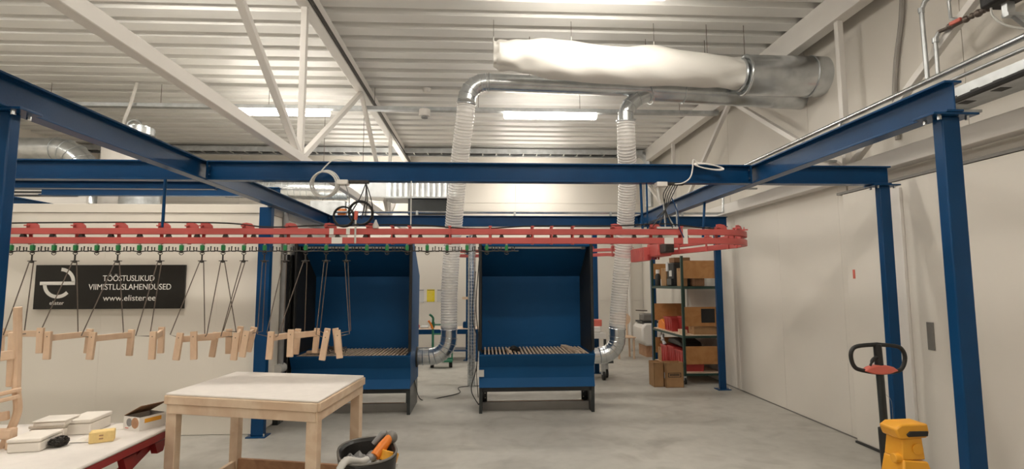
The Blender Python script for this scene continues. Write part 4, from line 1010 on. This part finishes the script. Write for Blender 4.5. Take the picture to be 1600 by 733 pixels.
crate('second red crate on the middle shelf, behind the wood blocks', 3.28, 3.6, 8.58, 8.83, 0.765, 1.03)
crate('red crate at the near end of the bottom shelf', 3.17, 3.52, 8.36, 8.72, 0.18, 0.50)
crate('red crate in the middle of the bottom shelf', 3.17, 3.52, 8.76, 9.06, 0.18, 0.52)
crate('red crate towards the far end of the bottom shelf', 3.17, 3.52, 9.10, 9.44, 0.18, 0.50)
tag(MB().prism([(9.28, 0.765), (9.66, 0.765), (9.62, 0.90), (9.45, 0.94), (9.3, 0.86)], 3.2, 3.5, 'x').build('orange_offcut', 'orange', loc=(3.3, 9.4, 0.765), bev=0.01), 'bright orange scrap piece on the middle shelf beside a red crate', 'scrap')
for k, (yy_, l_) in enumerate(((8.42, 'wood block at the near end of the middle shelf row'), (8.52, 'wood block next to the one at the near end of the middle shelf'))):
    tag(MB().box(3.17, 3.26, yy_ - 0.035, yy_ + 0.045, 0.765, 0.835).build('wood_block', 'wood', loc=(3.2, yy_, 0.765), bev=0.004), l_, 'wood block', 'wood blocks on the rack')
tag(MB().prism([(8.6, 0.52), (9.3, 0.54), (9.25, 0.62), (8.95, 0.66), (8.66, 0.61)], 3.24, 3.6, 'x').build('black_bag', 'binbag', loc=(3.4, 9, 0.52), bev=0.03), 'black plastic bag lying over the crates on the bottom shelf', 'bag')
MB_ = MB().tube(catmull([(3.2, 9.3, 0.50), (3.18, 9.36, 0.60), (3.22, 9.42, 0.68)], 5), [0.03, 0.035, 0.03, 0.02, 0.04, 0.02, 0.03, 0.03, 0.03, 0.02, 0.01], 8).build('paper_wad', 'paper', loc=(3.2, 9.3, 0.5)); tag(MB_, 'white wad of paper sticking up from the bottom shelf crates', 'paper')

# ================================================================ BACK OF THE HALL
wbn = thing('work_bench', 'blue framed work bench far behind between the booths', 'bench', (-0.8, 11.3, 0))
MB().box(-1.75, -0.12, 10.9, 11.6, 0.62, 0.66).build('bench_top', 'slat', wbn)
MB().box(-1.75, -0.12, 10.88, 10.9, 0.56, 0.655).build('front_rail', 'blue', wbn)
for xx in (-1.7, -0.16):
    for yy_ in (10.95, 11.55): MB().box(xx - 0.03, xx + 0.03, yy_ - 0.03, yy_ + 0.03, 0, 0.62).build('leg', 'blue', wbn)
MB().box(-1.7, -0.16, 10.98, 11.5, 0.2, 0.225).build('lower_shelf', 'blue', wbn)
for k, (xx, c_, w_, h_, l_) in enumerate(((-1.42, 'crate', 0.12, 0.07, 'small red tray on the far bench'), (-1.25, 'paper', 0.16, 0.05, 'white bundle on the far bench'), (-1.08, 'black', 0.07, 0.12, 'small dark tin on the far bench'), (-0.35, 'blue', 0.2, 0.13, 'small blue bin on the far bench by the thin column'))):
    tag(MB().box(xx - w_ / 2, xx + w_ / 2, 11.1, 11.3, 0.66, 0.66 + h_).build('bench_item', c_, loc=(xx, 11.2, 0.66), bev=0.02), l_, 'container')
gt = thing('hand_trolley', 'green hand trolley with a curved handle behind the left hose', 'trolley', (-0.9, 10.3, 0))
MB().tube(catmull([(-0.99, 10.3, 0.12), (-0.99, 10.3, 0.8), (-0.99, 10.28, 0.93), (-1.05, 10.24, 1.0)], 6), 0.022, 8).build('handle_post', 'greenpaint', gt)
MB().tube(catmull([(-0.99, 10.28, 0.72), (-1.03, 10.25, 0.82), (-1.07, 10.22, 0.88)], 5), 0.02, 8).build('orange_grip', 'orange', gt)
for z in (0.16, 0.62, 0.8): MB().cyl((-0.99, 10.3, z), (-0.62, 10.3, z), 0.014, 8).build('cross_tube', 'greenpaint', gt)
for xx in (-0.80, -0.62): MB().cyl((xx, 10.3, 0.12), (xx, 10.3, 0.8), 0.016, 8).build('upright', 'greenpaint', gt)
MB().box(-1.0, -0.6, 10.05, 10.3, 0.12, 0.15).build('platform', 'greenpaint', gt)
for xx in (-0.99, -0.64): MB().cyl((xx - 0.03, 10.22, 0.07), (xx + 0.03, 10.22, 0.07), 0.07, 16).build('wheel', 'black', gt)
for (x0_, x1_, z0_, z1_, m_, l_) in ((-1.35, -1.17, 1.16, 1.45, 'yellowpaper', 'yellow notice pinned on the back wall between the booths'), (-1.11, -0.93, 1.16, 1.45, 'paper', 'white notice pinned right of the yellow one on the back wall'), (-1.56, -1.42, 1.14, 1.45, 'paper', 'white notice on the back wall beside the left booth edge')):
    t = thing('wall_notice', l_, 'notice', ((x0_ + x1_) / 2, 12.49, z0_))
    MB().box(x0_, x1_, 12.494, 12.498, z0_, z1_).build('sheet', m_, t)
    for k in range(6): MB().box(x0_ + 0.02, x1_ - 0.02 - 0.02 * (k % 3), 12.4925, 12.494, z1_ - 0.05 - k * 0.038, z1_ - 0.042 - k * 0.038).build('print_line', 'lightgrey' if m_ == 'paper' else 'paleyellow', t)
    MB().box(x0_ + 0.01, x1_ - 0.01, 12.492, 12.494, z1_ - 0.022, z1_ - 0.012).build('heading', 'slot', t)
    for xx in (x0_ + 0.012, x1_ - 0.012):
        for z in (z0_ + 0.012, z1_ - 0.012): MB().cyl((xx, 12.488, z), (xx, 12.494, z), 0.006, 6).build('pin', 'slot', t)
wbk = thing('wooden_bracket', 'small pale wooden T piece hanging on the thin blue column', 'wooden part', (-0.35, 11.0, 1.2))
MB().box(-0.46, -0.24, 11.02, 11.045, 1.26, 1.31).build('arm', 'wood', wbk); MB().box(-0.28, -0.22, 10.995, 11.02, 1.13, 1.38).build('upright', 'wood', wbk)
wct = thing('wheeled_cart', 'black steel cart on castors with a pale top right of the right booth', 'cart', (1.85, 8.9, 0))
MB().box(1.35, 2.02, 8.75, 9.3, 0.67, 0.76).build('top_board', 'white', wct, bev=0.004)
for z in (0.27, 0.36): MB().box(1.35, 2.13, 8.72, 8.76, z, z + 0.04).build('frame_rail', 'blacksteel', wct)
MB().box(1.4, 2.05, 8.78, 9.25, 0.315, 0.33).build('lower_board', 'slat', wct)
for xx in (2.0, 2.11): MB().box(xx - 0.02, xx + 0.02, 8.74, 8.78, 0.27, 0.66).build('post', 'blacksteel', wct)
for xx, yy_ in ((1.96, 8.72), (2.06, 8.95), (1.42, 8.75)):
    c = MB().cyl((xx - 0.02, yy_, 0.075), (xx + 0.02, yy_, 0.075), 0.075, 18).build('castor', 'black', wct); MB().box(xx - 0.03, xx + 0.03, yy_ - 0.03, yy_ + 0.04, 0.09, 0.27).build('castor_fork', 'galvdull', c)
for z, m_, l_ in ((0.76, 'white', 'white folded stack on the wheeled cart'),):
    tag(MB().box(1.66, 1.96, 8.85, 9.2, z, z + 0.10).build('folded_stack', m_, loc=(1.8, 9, z), bev=0.02), l_, 'stack')
tag(MB().box(1.78, 1.99, 8.9, 9.1, 0.86, 0.97).build('small_parts_box', 'coral', loc=(1.9, 9, 0.86), bev=0.01), 'small red and grey parts box on the white stack', 'box')
wch = thing('wooden_chair', 'pale wooden chair with a rounded back near the back wall', 'chair', (3.0, 11.2, 0))
for xx in (2.82, 3.14):
    for yy_ in (11.05, 11.4): MB().tube([(xx, yy_, 0), (xx, yy_, 0.43)], 0.022, 8).build('leg', 'wood', wch)
MB().box(2.78, 3.18, 11.0, 11.45, 0.43, 0.455).build('seat', 'wood', wch, bev=0.01)
for xx in (2.86, 3.1): MB().tube([(xx, 11.42, 0.45), (xx, 11.46, 0.85)], 0.017, 8).build('back_post', 'wood', wch)
MB().prism([(2.98 + 0.21 * math.cos(math.radians(a)), 0.80 + 0.16 * math.sin(math.radians(a))) for a in range(0, 360, 20)], 11.43, 11.455, 'y').build('backrest', 'wood', wch, bev=0.005)
mc = thing('white_machine', 'white rounded machine against the back wall left of the rack', 'machine', (3.45, 11.5, 0))
MB().prism([(3.36, 0.36), (3.44, 0.24), (3.79, 0.24), (3.79, 0.72), (3.44, 0.72), (3.36, 0.62)], 11.2, 11.9, 'y').build('housing', 'white', mc, bev=0.04)
MB().box(3.48, 3.75, 11.3, 11.85, 0.0, 0.24).build('base', 'osb', mc)
MB().box(3.42, 3.7, 11.3, 11.6, 0.76, 0.92).build('top_unit', 'greydark', mc, bev=0.03); MB().box(3.40, 3.75, 11.3, 11.8, 0.72, 0.76).build('top_plate', 'blacksteel', mc)
MB().cyl((3.25, 11.24, 1.0), (3.5, 11.24, 0.99), 0.012, 8).build('lever', 'wire', mc)
tag(MB().tube([(3.42, 12.3, 0), (3.42, 12.3, 2.6)], 0.035, 10).build('wall_pipe', 'white', loc=(3.42, 12.3, 0)), 'white vertical pipe on the back wall right of the right hose', 'pipe')
tag(MB().tube([(3.27, 10.0, 0.0), (3.27, 10.0, 2.3)], 0.02, 8).build('blue_pipe', 'blue', loc=(3.3, 10, 0.9)), 'thin blue pipe behind the left side of the shelf rack', 'pipe')
cab = tag(MB().tube(catmull([(-0.9, 6.95, 0.35), (-0.86, 7.4, 0.012), (-0.6, 7.55, 0.008), (-0.36, 7.85, 0.008), (-0.38, 8.25, 0.008), (0.0, 8.35, 0.008), (0.3, 8.35, 0.008)], 8), 0.006, 6).build('floor_cable', 'black', loc=(-0.5, 7.8, 0)), 'black cable running over the floor between the booths', 'cable')
bcab = thing('booth_cable', 'black cable hanging in a loop at the left side of the right booth', 'cable', (-0.09, 6.7, 0.3))
MB().tube(catmull([(-0.075, 7.2, 1.9), (-0.11, 6.9, 1.3), (-0.075, 6.75, 0.9), (-0.10, 6.62, 0.55), (-0.16, 6.6, 0.3), (-0.08, 6.6, 0.13), (-0.065, 6.62, 0.12)], 8), 0.006, 6).build('cable_run', 'black', bcab)
MB().tube(catmull([(-0.115, 6.95, 1.75), (-0.16, 6.9, 1.2), (-0.085, 6.75, 0.85), (-0.095, 6.63, 0.5), (-0.075, 6.6, 0.2)], 8), 0.005, 6).build('cable_run', 'black', bcab)

# ducts far behind the frame
def spiral(label, p0, p1, r, nr, caps=True, m_='galv'):
    t = thing('spiral_duct', label, 'air duct', p0)
    MB().cyl(p0, p1, r, 30).build('barrel', m_, t)
    m = MB(); a, b = Vector(p0), Vector(p1)
    for k in range(nr): m.ring(a.lerp(b, (k + 0.5) / nr), b - a, r + 0.001, 0.004, 30, 4)
    m.build('spiral_seam', 'galvdull', t); return t
spiral('horizontal galvanised spiral duct behind the cable coil', (-4.6, 9.5, 3.30), (-2.45, 9.5, 3.26), 0.175, 20)
rd = thing('rectangular_duct', 'shiny rectangular galvanised duct seen under the middle cross beam', 'air duct', (-1.2, 9.5, 3.1))
MB().box(-1.72, -0.5, 9.2, 9.8, 3.10, 3.62).build('duct_body', 'galv', rd, bev=0.004)
for k in range(12): MB().prism([(-1.71 + k * 0.1, 9.2), (-1.69 + k * 0.1, 9.193), (-1.64 + k * 0.1, 9.196), (-1.61 + k * 0.1, 9.2)], 3.11, 3.62, 'z').build('reflection_rib', 'galv', rd)  # shallow ribs added to the flat duct face, shaping its vertical reflections
MB().box(-1.73, -0.49, 9.185, 9.82, 3.085, 3.11).build('flange', 'galvdull', rd)
MB().add([(-1.72, 9.2, 3.10), (-1.72, 9.8, 3.10), (-1.72, 9.8, 3.62), (-1.72, 9.2, 3.62)] + [(-2.45, 9.5 + 0.175 * math.cos(a), 3.27 + 0.175 * math.sin(a)) for a in [math.radians(d) for d in (225, 315, 45, 135)]], [(0, 1, 5, 4), (1, 2, 6, 5), (2, 3, 7, 6), (3, 0, 4, 7)]).build('transition', 'galv', rd)
tag(MB().box(-1.35, -0.55, 9.25, 9.75, 2.80, 3.08).build('fan_box', 'blacksteel', loc=(-1, 9.5, 2.8), bev=0.01), 'dark fan box hanging under the rectangular duct', 'fan box')
gb = thing('galvanised_box', 'small galvanised box unit under the spiral duct', 'box unit', (-2.6, 9.3, 2.75))
MB().box(-3.0, -2.4, 9.1, 9.5, 2.72, 3.02).build('casing', 'galvdull', gb, bev=0.01); MB().box(-2.4, -2.1, 9.15, 9.5, 2.70, 3.0).build('side_casing', 'galv', gb, bev=0.01)
for xx in (-2.9, -2.2): MB().cyl((xx, 9.48, 3.0), (xx, 9.48, CZ), 0.005, 5).build('hanger_rod', 'wire', gb)
el = thing('elbow_duct', 'galvanised duct with an elbow above the cabin at the left edge', 'air duct', (-6.5, 8.0, 3.4))
ep = [(-8.2, 8.0, 3.59), (-6.35, 8.0, 3.60)]
MB().cyl(ep[0], ep[1], 0.168, 30).build('barrel', 'galv', el)
ea = arc((-6.35, 8.0, 3.15), (1, 0, 0), (0, 0, 1), 0.45, 90, 20, 4); MB().tube(ea, 0.17, 30).build('elbow', 'galv', el)
for p, q in zip(ea, ea[1:]): MB().ring(p, q - p, 0.172, 0.006, 30, 5).build('seam', 'galvdull', el)
MB().cyl(ea[-1], (ea[-1].x + 0.11, 8.0, 2.75), 0.168, 30).build('drop', 'galv', el)
MB().ring((-6.9, 8.0, 3.598), (1, 0, 0), 0.17, 0.006, 30, 5).build('seam', 'galvdull', el)
tag(MB().cyl((-5.25, 7.9, 2.47), (-5.25, 7.9, 3.70), 0.33, 30).build('white_silo', 'white', loc=(-5.25, 7.9, 2.47), bev=0.02), 'white round filter drum on the cabin roof', 'drum')
fp = spiral('short vertical spiral duct on the cabin roof behind the blue rod', (-4.80, 7.5, 2.47), (-4.80, 7.5, 3.02), 0.24, 7, True, 'galvdull')
cpv = thing('vent_cap', 'galvanised vent cap on top of the white filter drum', 'vent', (-5.1, 7.9, 3.7))
MB().cyl((-5.12, 7.9, 3.70), (-5.12, 7.9, 3.93), 0.14, 20).build('collar', 'galv', cpv); MB().cyl((-5.12, 7.9, 3.80), (-5.12, 7.9, 3.90), 0.2, 20).build('cap_ring', 'galv', cpv)
MB().tube(arc((-5.2, 7.9, 3.93), (1, 0, 0), (0, 0, 1), 0.10, 0, 180, 8), 0.02, 8).build('lifting_loop', 'galvdull', cpv)
tag(MB().tube(catmull([(-5.35, 7.9, 3.72), (-5.35, 7.9, 4.0), (-5.28, 7.9, 4.25), (-5.2, 7.9, 4.6)], 6), 0.022, 8).build('white_hose', 'white', loc=(-5.35, 7.9, 3.72)), 'white flexible hose rising from the drum to the ceiling', 'hose')
lv = thing('louvre_panel', 'pale slotted vent panel on the cabin roof at the left', 'vent', (-5.9, 7.2, 2.47))
MB().box(-6.4, -5.3, 7.2, 7.25, 2.47, 2.95).build('panel', 'whitesteel', lv)
for k in range(4): MB().box(-6.3, -5.4, 7.19, 7.2, 2.76 + k * 0.045, 2.785 + k * 0.045).build('slot', 'slot', lv)

# conduit on top of the back beam
cd2 = thing('conduit', 'galvanised conduit running along the top of the back cross beam', 'conduit', (0.5, 7.8, 2.62))
MB().cyl((-2.2, 7.78, 2.645), (3.55, 7.78, 2.645), 0.017, 8).build('tube', 'galv', cd2)
MB().tube([(3.55, 7.78, 2.645), (3.64, 7.78, 2.66), (3.66, 7.78, 2.95)], 0.017, 8).build('riser', 'galv', cd2)
for xx in (-1.0, 0.45, 1.9, 3.0): MB().box(xx - 0.015, xx + 0.015, 7.76, 7.80, 2.60, 2.665).build('saddle', 'galvdull', cd2)
tag(MB().box(-2.17, -2.05, 7.81, 7.89, 2.60, 2.70).build('orange_box', 'orange', loc=(-2.1, 7.85, 2.6), bev=0.006), 'small orange junction box on the back cross beam', 'junction box')

# ================================================================ CABLES AND COILS ON THE CROSS BEAM
co = thing('cable_coil', 'light grey cable coil hanging on the cross beam, left of centre', 'cable coil', (-1.3, 4.27, 2.29))
for k in range(4):
    MB().ring((-1.305 + 0.006 * k, 4.262 + 0.011 * k, 2.397 + 0.004 * k), (0.05, 1, 0.1 * (k - 1.5) * 0.3), 0.104 + 0.004 * (k % 2), 0.0058, 36, 6).build('turn', 'lightgrey', co)
MB().tube(catmull([(-1.33, 4.27, 2.50), (-1.29, 4.29, 2.56), (-1.23, 4.31, 2.612), (-1.1, 4.34, 2.61)], 6), 0.0055, 6).build('tail', 'lightgrey', co)
jb = thing('junction_box', 'grey junction box with black cables under the left half of the cross beam', 'junction box', (-1.15, 4.3, 2.38))
MB().box(-1.20, -1.11, 4.26, 4.34, 2.40, 2.438).build('box', 'white', jb, bev=0.004)
MB().box(-1.11, -0.95, 4.29, 4.33, 2.415, 2.439).build('clamp_rail', 'gunmetal', jb)
for (x1_, z1_) in ((-1.09, 2.16), (-1.0, 2.12), (-0.90, 2.10), (-0.97, 2.14)):
    MB().tube(catmull([(-0.97, 4.30, 2.42), ((-0.97 + x1_) / 2 + 0.015, 4.29, (2.42 + z1_) / 2), (x1_, 4.29, z1_)], 6), 0.0045, 5).build('cable', 'black', jb)
MB().tube(catmull([(-1.13, 4.28, 2.40), (-1.10, 4.28, 2.3), (-1.10, 4.28, 2.2), (-1.12, 4.28, 2.15)], 5), 0.0045, 5).build('cable', 'grey', jb)
for (nm_, cc, rr, l_) in (('a', (-1.14, 4.27, 2.135), 0.078, 'smaller black cable coil resting on the red rail'), ('b', (-1.005, 4.275, 2.17), 0.092, 'larger black cable coil resting on the red rail')):
    t = thing('black_coil', l_, 'cable coil', (cc[0], cc[1], cc[2] - rr))
    for k in range(4): MB().ring((cc[0] + random.uniform(-.004, .004), cc[1] + 0.009 * k, cc[2] + random.uniform(-.004, .004)), (0.1 * random.uniform(-1, 1), 1, 0.1), rr + 0.003 * (k % 2), 0.0062, 32, 6).build('turn', 'black', t)
hk = thing('hoist_hook', 'red handled hook clamp standing on the rail beside the black coils', 'hook', (-1.04, 4.27, 2.04))
MB().cyl((-1.04, 4.27, 1.92), (-1.04, 4.27, 2.12), 0.008, 8).build('shank', 'lightgrey', hk); MB().tube([(-1.04, 4.27, 2.11), (-1.035, 4.27, 2.18)], [0.013, 0.016], 10).build('grip', 'coral', hk); MB().box(-1.06, -1.02, 4.26, 4.28, 2.06, 2.075).build('cross_piece', 'gunmetal', hk)
tag(MB().tube([(-0.885, 4.3, 2.045), (-0.885, 4.3, 2.065), (-0.885, 4.3, 2.10), (-0.885, 4.3, 2.115)], [0.022, 0.026, 0.010, 0.006], 12).build('grease_nipple', 'lightgrey', loc=(-0.885, 4.3, 2.045)), 'small grey cone on the upper red rail right of the black coils', 'fitting')
c2 = thing('cable_coil', 'white cable coil lying over the right end of the cross beam', 'cable coil', (1.88, 4.26, 2.53))
for k in range(4): MB().tube([(1.885 + 0.115 * math.cos(a) + 0.004 * k, 4.275 + 0.02 * math.sin(a) - 0.006 * k, 2.575 + 0.026 * math.sin(a) - 0.003 * k - 0.14 * 0.115 * math.cos(a)) for a in [2 * math.pi * j / 30 for j in range(30)]], 0.0058, 6, closed=True).build('turn', 'white', c2)
MB().tube(catmull([(1.80, 4.27, 2.60), (1.755, 4.26, 2.625), (1.745, 4.255, 2.55), (1.72, 4.26, 2.47), (1.66, 4.28, 2.43), (1.58, 4.3, 2.425)], 6), 0.0058, 6).build('tail', 'white', c2)
jb2 = thing('junction_box', 'grey junction box with bundled cables under the right half of the cross beam', 'junction box', (1.48, 4.3, 2.38))
MB().box(1.44, 1.53, 4.26, 4.34, 2.40, 2.438).build('box', 'white', jb2, bev=0.004); MB().box(1.53, 1.68, 4.29, 4.33, 2.418, 2.439).build('clamp_rail', 'gunmetal', jb2)
MB().tube(catmull([(1.455, 4.3, 2.40), (1.46, 4.3, 2.33), (1.47, 4.3, 2.27)], 5), 0.012, 8).build('conduit_drop', 'lightgrey', jb2)
for k, (xe, ze) in enumerate(((1.40, 2.06), (1.46, 2.08), (1.52, 2.10), (1.57, 2.05), (1.44, 2.14))):
    MB().tube(catmull([(1.63 - 0.02 * k, 4.30, 2.42), (1.58 - 0.02 * k, 4.29, 2.33), (1.52, 4.28 + 0.01 * k, 2.22), (xe, 4.29, ze)], 6), 0.0045, 5).build('cable', 'black', jb2)
MB().tube(catmull([(1.57, 4.28, 2.30), (1.61, 4.27, 2.18), (1.62, 4.27, 2.06), (1.66, 4.28, 1.97)], 6), 0.005, 5).build('blue_cable', 'blue', jb2)
MB().box(1.44, 1.62, 4.29, 4.35, 2.046, 2.062).build('mounting_plate', 'lightgrey', jb2)
for (a, b) in (((1.52, 4.32, 2.06), (1.51, 4.32, 2.26)), ((1.60, 4.32, 2.06), (1.52, 4.32, 2.2)), ((1.62, 4.32, 2.06), (1.62, 4.32, 2.26))): MB().cyl(a, b, 0.006, 6).build('stay_rod', 'galvdull', jb2)

# ================================================================ SERVICES ON THE RIGHT WALL
tr = thing('cable_tray', 'galvanised perforated cable tray along the right wall at the top right', 'cable tray', (3.45, 3, 2.86))
MB().box(3.30, 3.56, 1.2, 7.4, 2.86, 2.864).build('tray_base', 'galvdull', tr)
MB().box(3.30, 3.304, 1.2, 7.4, 2.864, 2.955).build('tray_side', 'galvdull', tr); MB().box(3.556, 3.56, 1.2, 7.4, 2.864, 2.955).build('tray_side', 'galvdull', tr)
for k in range(12): MB().box(3.298, 3.30, 2.6 + k * 0.16, 2.66 + k * 0.16, 2.885, 2.895).build('slot_hole', 'slot', tr)
for k in range(14): MB().box(3.36, 3.44, 2.4 + k * 0.25, 2.47 + k * 0.25, 2.858, 2.86).build('slot_hole', 'slot', tr)
for k in range(5):
    MB().tube(catmull([(3.33 + 0.045 * k, 1.3, 2.885), (3.34 + 0.045 * k, 3.0, 2.885 + 0.004 * k), (3.33 + 0.045 * k, 4.6, 2.885), (3.34 + 0.045 * k, 7.3, 2.885)], 6), 0.013, 6).build('cable', ('black', 'lightgrey', 'black', 'paleyellow', 'black')[k], tr)
MB().tube(catmull([(3.20, 1.6, 2.80), (3.22, 2.6, 2.84), (3.25, 3.1, 2.85), (3.32, 3.5, 2.87)], 6), 0.022, 8).build('loose_cable', 'black', tr)
for yy_ in (2.0, 3.6, 5.2, 6.8): MB().box(3.30, 3.66, yy_ - 0.02, yy_ + 0.02, 2.84, 2.86).build('support_arm', 'galvdull', tr)
pp = thing('pipe_run', 'pair of galvanised pipes along the right wall above the depth beam', 'pipe', (3.6, 3.5, 3.2))
MB().cyl((3.6, 1.4, 3.235), (3.6, 7.4, 3.205), 0.024, 12).build('main_pipe', 'galv', pp)
MB().cyl((3.6, 1.4, 3.145), (3.6, 4.6, 3.145), 0.015, 10).build('second_pipe', 'galvdull', pp)
MB().tube([(3.64, 4.0, 3.235), (3.65, 4.02, 3.86), (3.66, 3.99, 3.92), (3.68, 3.80, 4.0), (3.7, 3.5, 4.1)], 0.018, 10).build('riser', 'galvdull', pp)
MB().tube([(3.64, 3.90, 3.235), (3.655, 3.915, 3.56), (3.66, 3.88, 3.605)], 0.016, 10).build('riser', 'galvdull', pp)
for (a, b) in (((3.65, 4.02, 3.84), (3.65, 4.02, 3.88)), ((3.655, 3.915, 3.53), (3.655, 3.915, 3.57))): MB().cyl(a, b, 0.024, 10).build('coupling', 'galvdull', pp)
for yy_ in (2.6, 5.0, 7.0): MB().box(3.58, 3.966, yy_ - 0.012, yy_ + 0.012, 3.17, 3.19).build('pipe_bracket', 'galvdull', pp)
vv = thing('valve_assembly', 'brass valve train with a red handle on the right wall, top right corner', 'valve', (3.66, 3.6, 3.5))
MB().tube([(3.66, 3.88, 3.605), (3.66, 3.75, 3.59), (3.66, 3.50, 3.58), (3.66, 3.30, 3.57)], 0.015, 10).build('pipe', 'wire', vv)
for (yy_, z, r_) in ((3.78, 3.60, 0.024), (3.64, 3.585, 0.027), (3.59, 3.585, 0.023), (3.54, 3.58, 0.030), (3.50, 3.58, 0.024), (3.46, 3.58, 0.03)): MB().ball((3.655, yy_, z), r_, 10, 6).build('fitting', 'wire', vv)
MB().bar((3.63, 3.75, 3.60), (3.63, 3.655, 3.595), 0.022, 0.028).build('red_handle', 'coral', vv, bev=0.004)
MB().tube([(3.66, 3.56, 3.59), (3.66, 3.70, 3.61), (3.66, 3.77, 3.66), (3.66, 3.775, 3.80), (3.67, 3.72, 3.86)], 0.012, 8).build('pipe', 'galvdull', vv)
MB().box(3.59, 3.78, 3.15, 3.47, 3.56, 3.70).build('actuator', 'black', vv, bev=0.02)
MB().box(3.66, 3.966, 3.33, 3.38, 3.455, 3.48).build('bracket_arm', 'galvdull', vv); MB().bar((3.94, 3.35, 3.28), (3.72, 3.35, 3.46), 0.03, 0.02).build('bracket_brace', 'galvdull', vv)
MB().box(3.93, 3.966, 3.30, 3.40, 3.25, 3.52).build('bracket_plate', 'galvdull', vv); MB().box(3.66, 3.72, 3.335, 3.375, 3.48, 3.56).build('pipe_clip', 'galvdull', vv)
MB().tube(catmull([(3.64, 3.43, 3.57), (3.62, 3.40, 3.48), (3.66, 3.34, 3.38), (3.8, 3.25, 3.30)], 6), 0.008, 6).build('signal_cable', 'lightgrey', vv)
tag(MB().tube(catmull([(3.93, 4.50, 4.55), (3.94, 4.56, 4.1), (3.94, 4.66, 3.7), (3.94, 4.71, 3.35), (3.94, 4.71, 2.95)], 8), 0.022, 8).build('wall_hose', 'hosegrey', loc=(3.94, 4.6, 2.95)), 'grey hose hanging down the upper right wall', 'hose')
tag(MB().prism([(5.42, 3.55), (5.50, 3.60), (5.47, 3.46)], XU - 0.03, XU - 0.012, 'x').build('wall_tag', 'coral', loc=(XU - 0.02, 5.45, 3.46)), 'small red tag on the wall under the big steel duct', 'tag')
tag(MB().box(3.716, 3.72, 5.1, 5.13, 1.63, 1.72).build('red_mark', 'coral', loc=(3.718, 5.1, 1.63)), 'small red sticker on the white door edge', 'sticker')
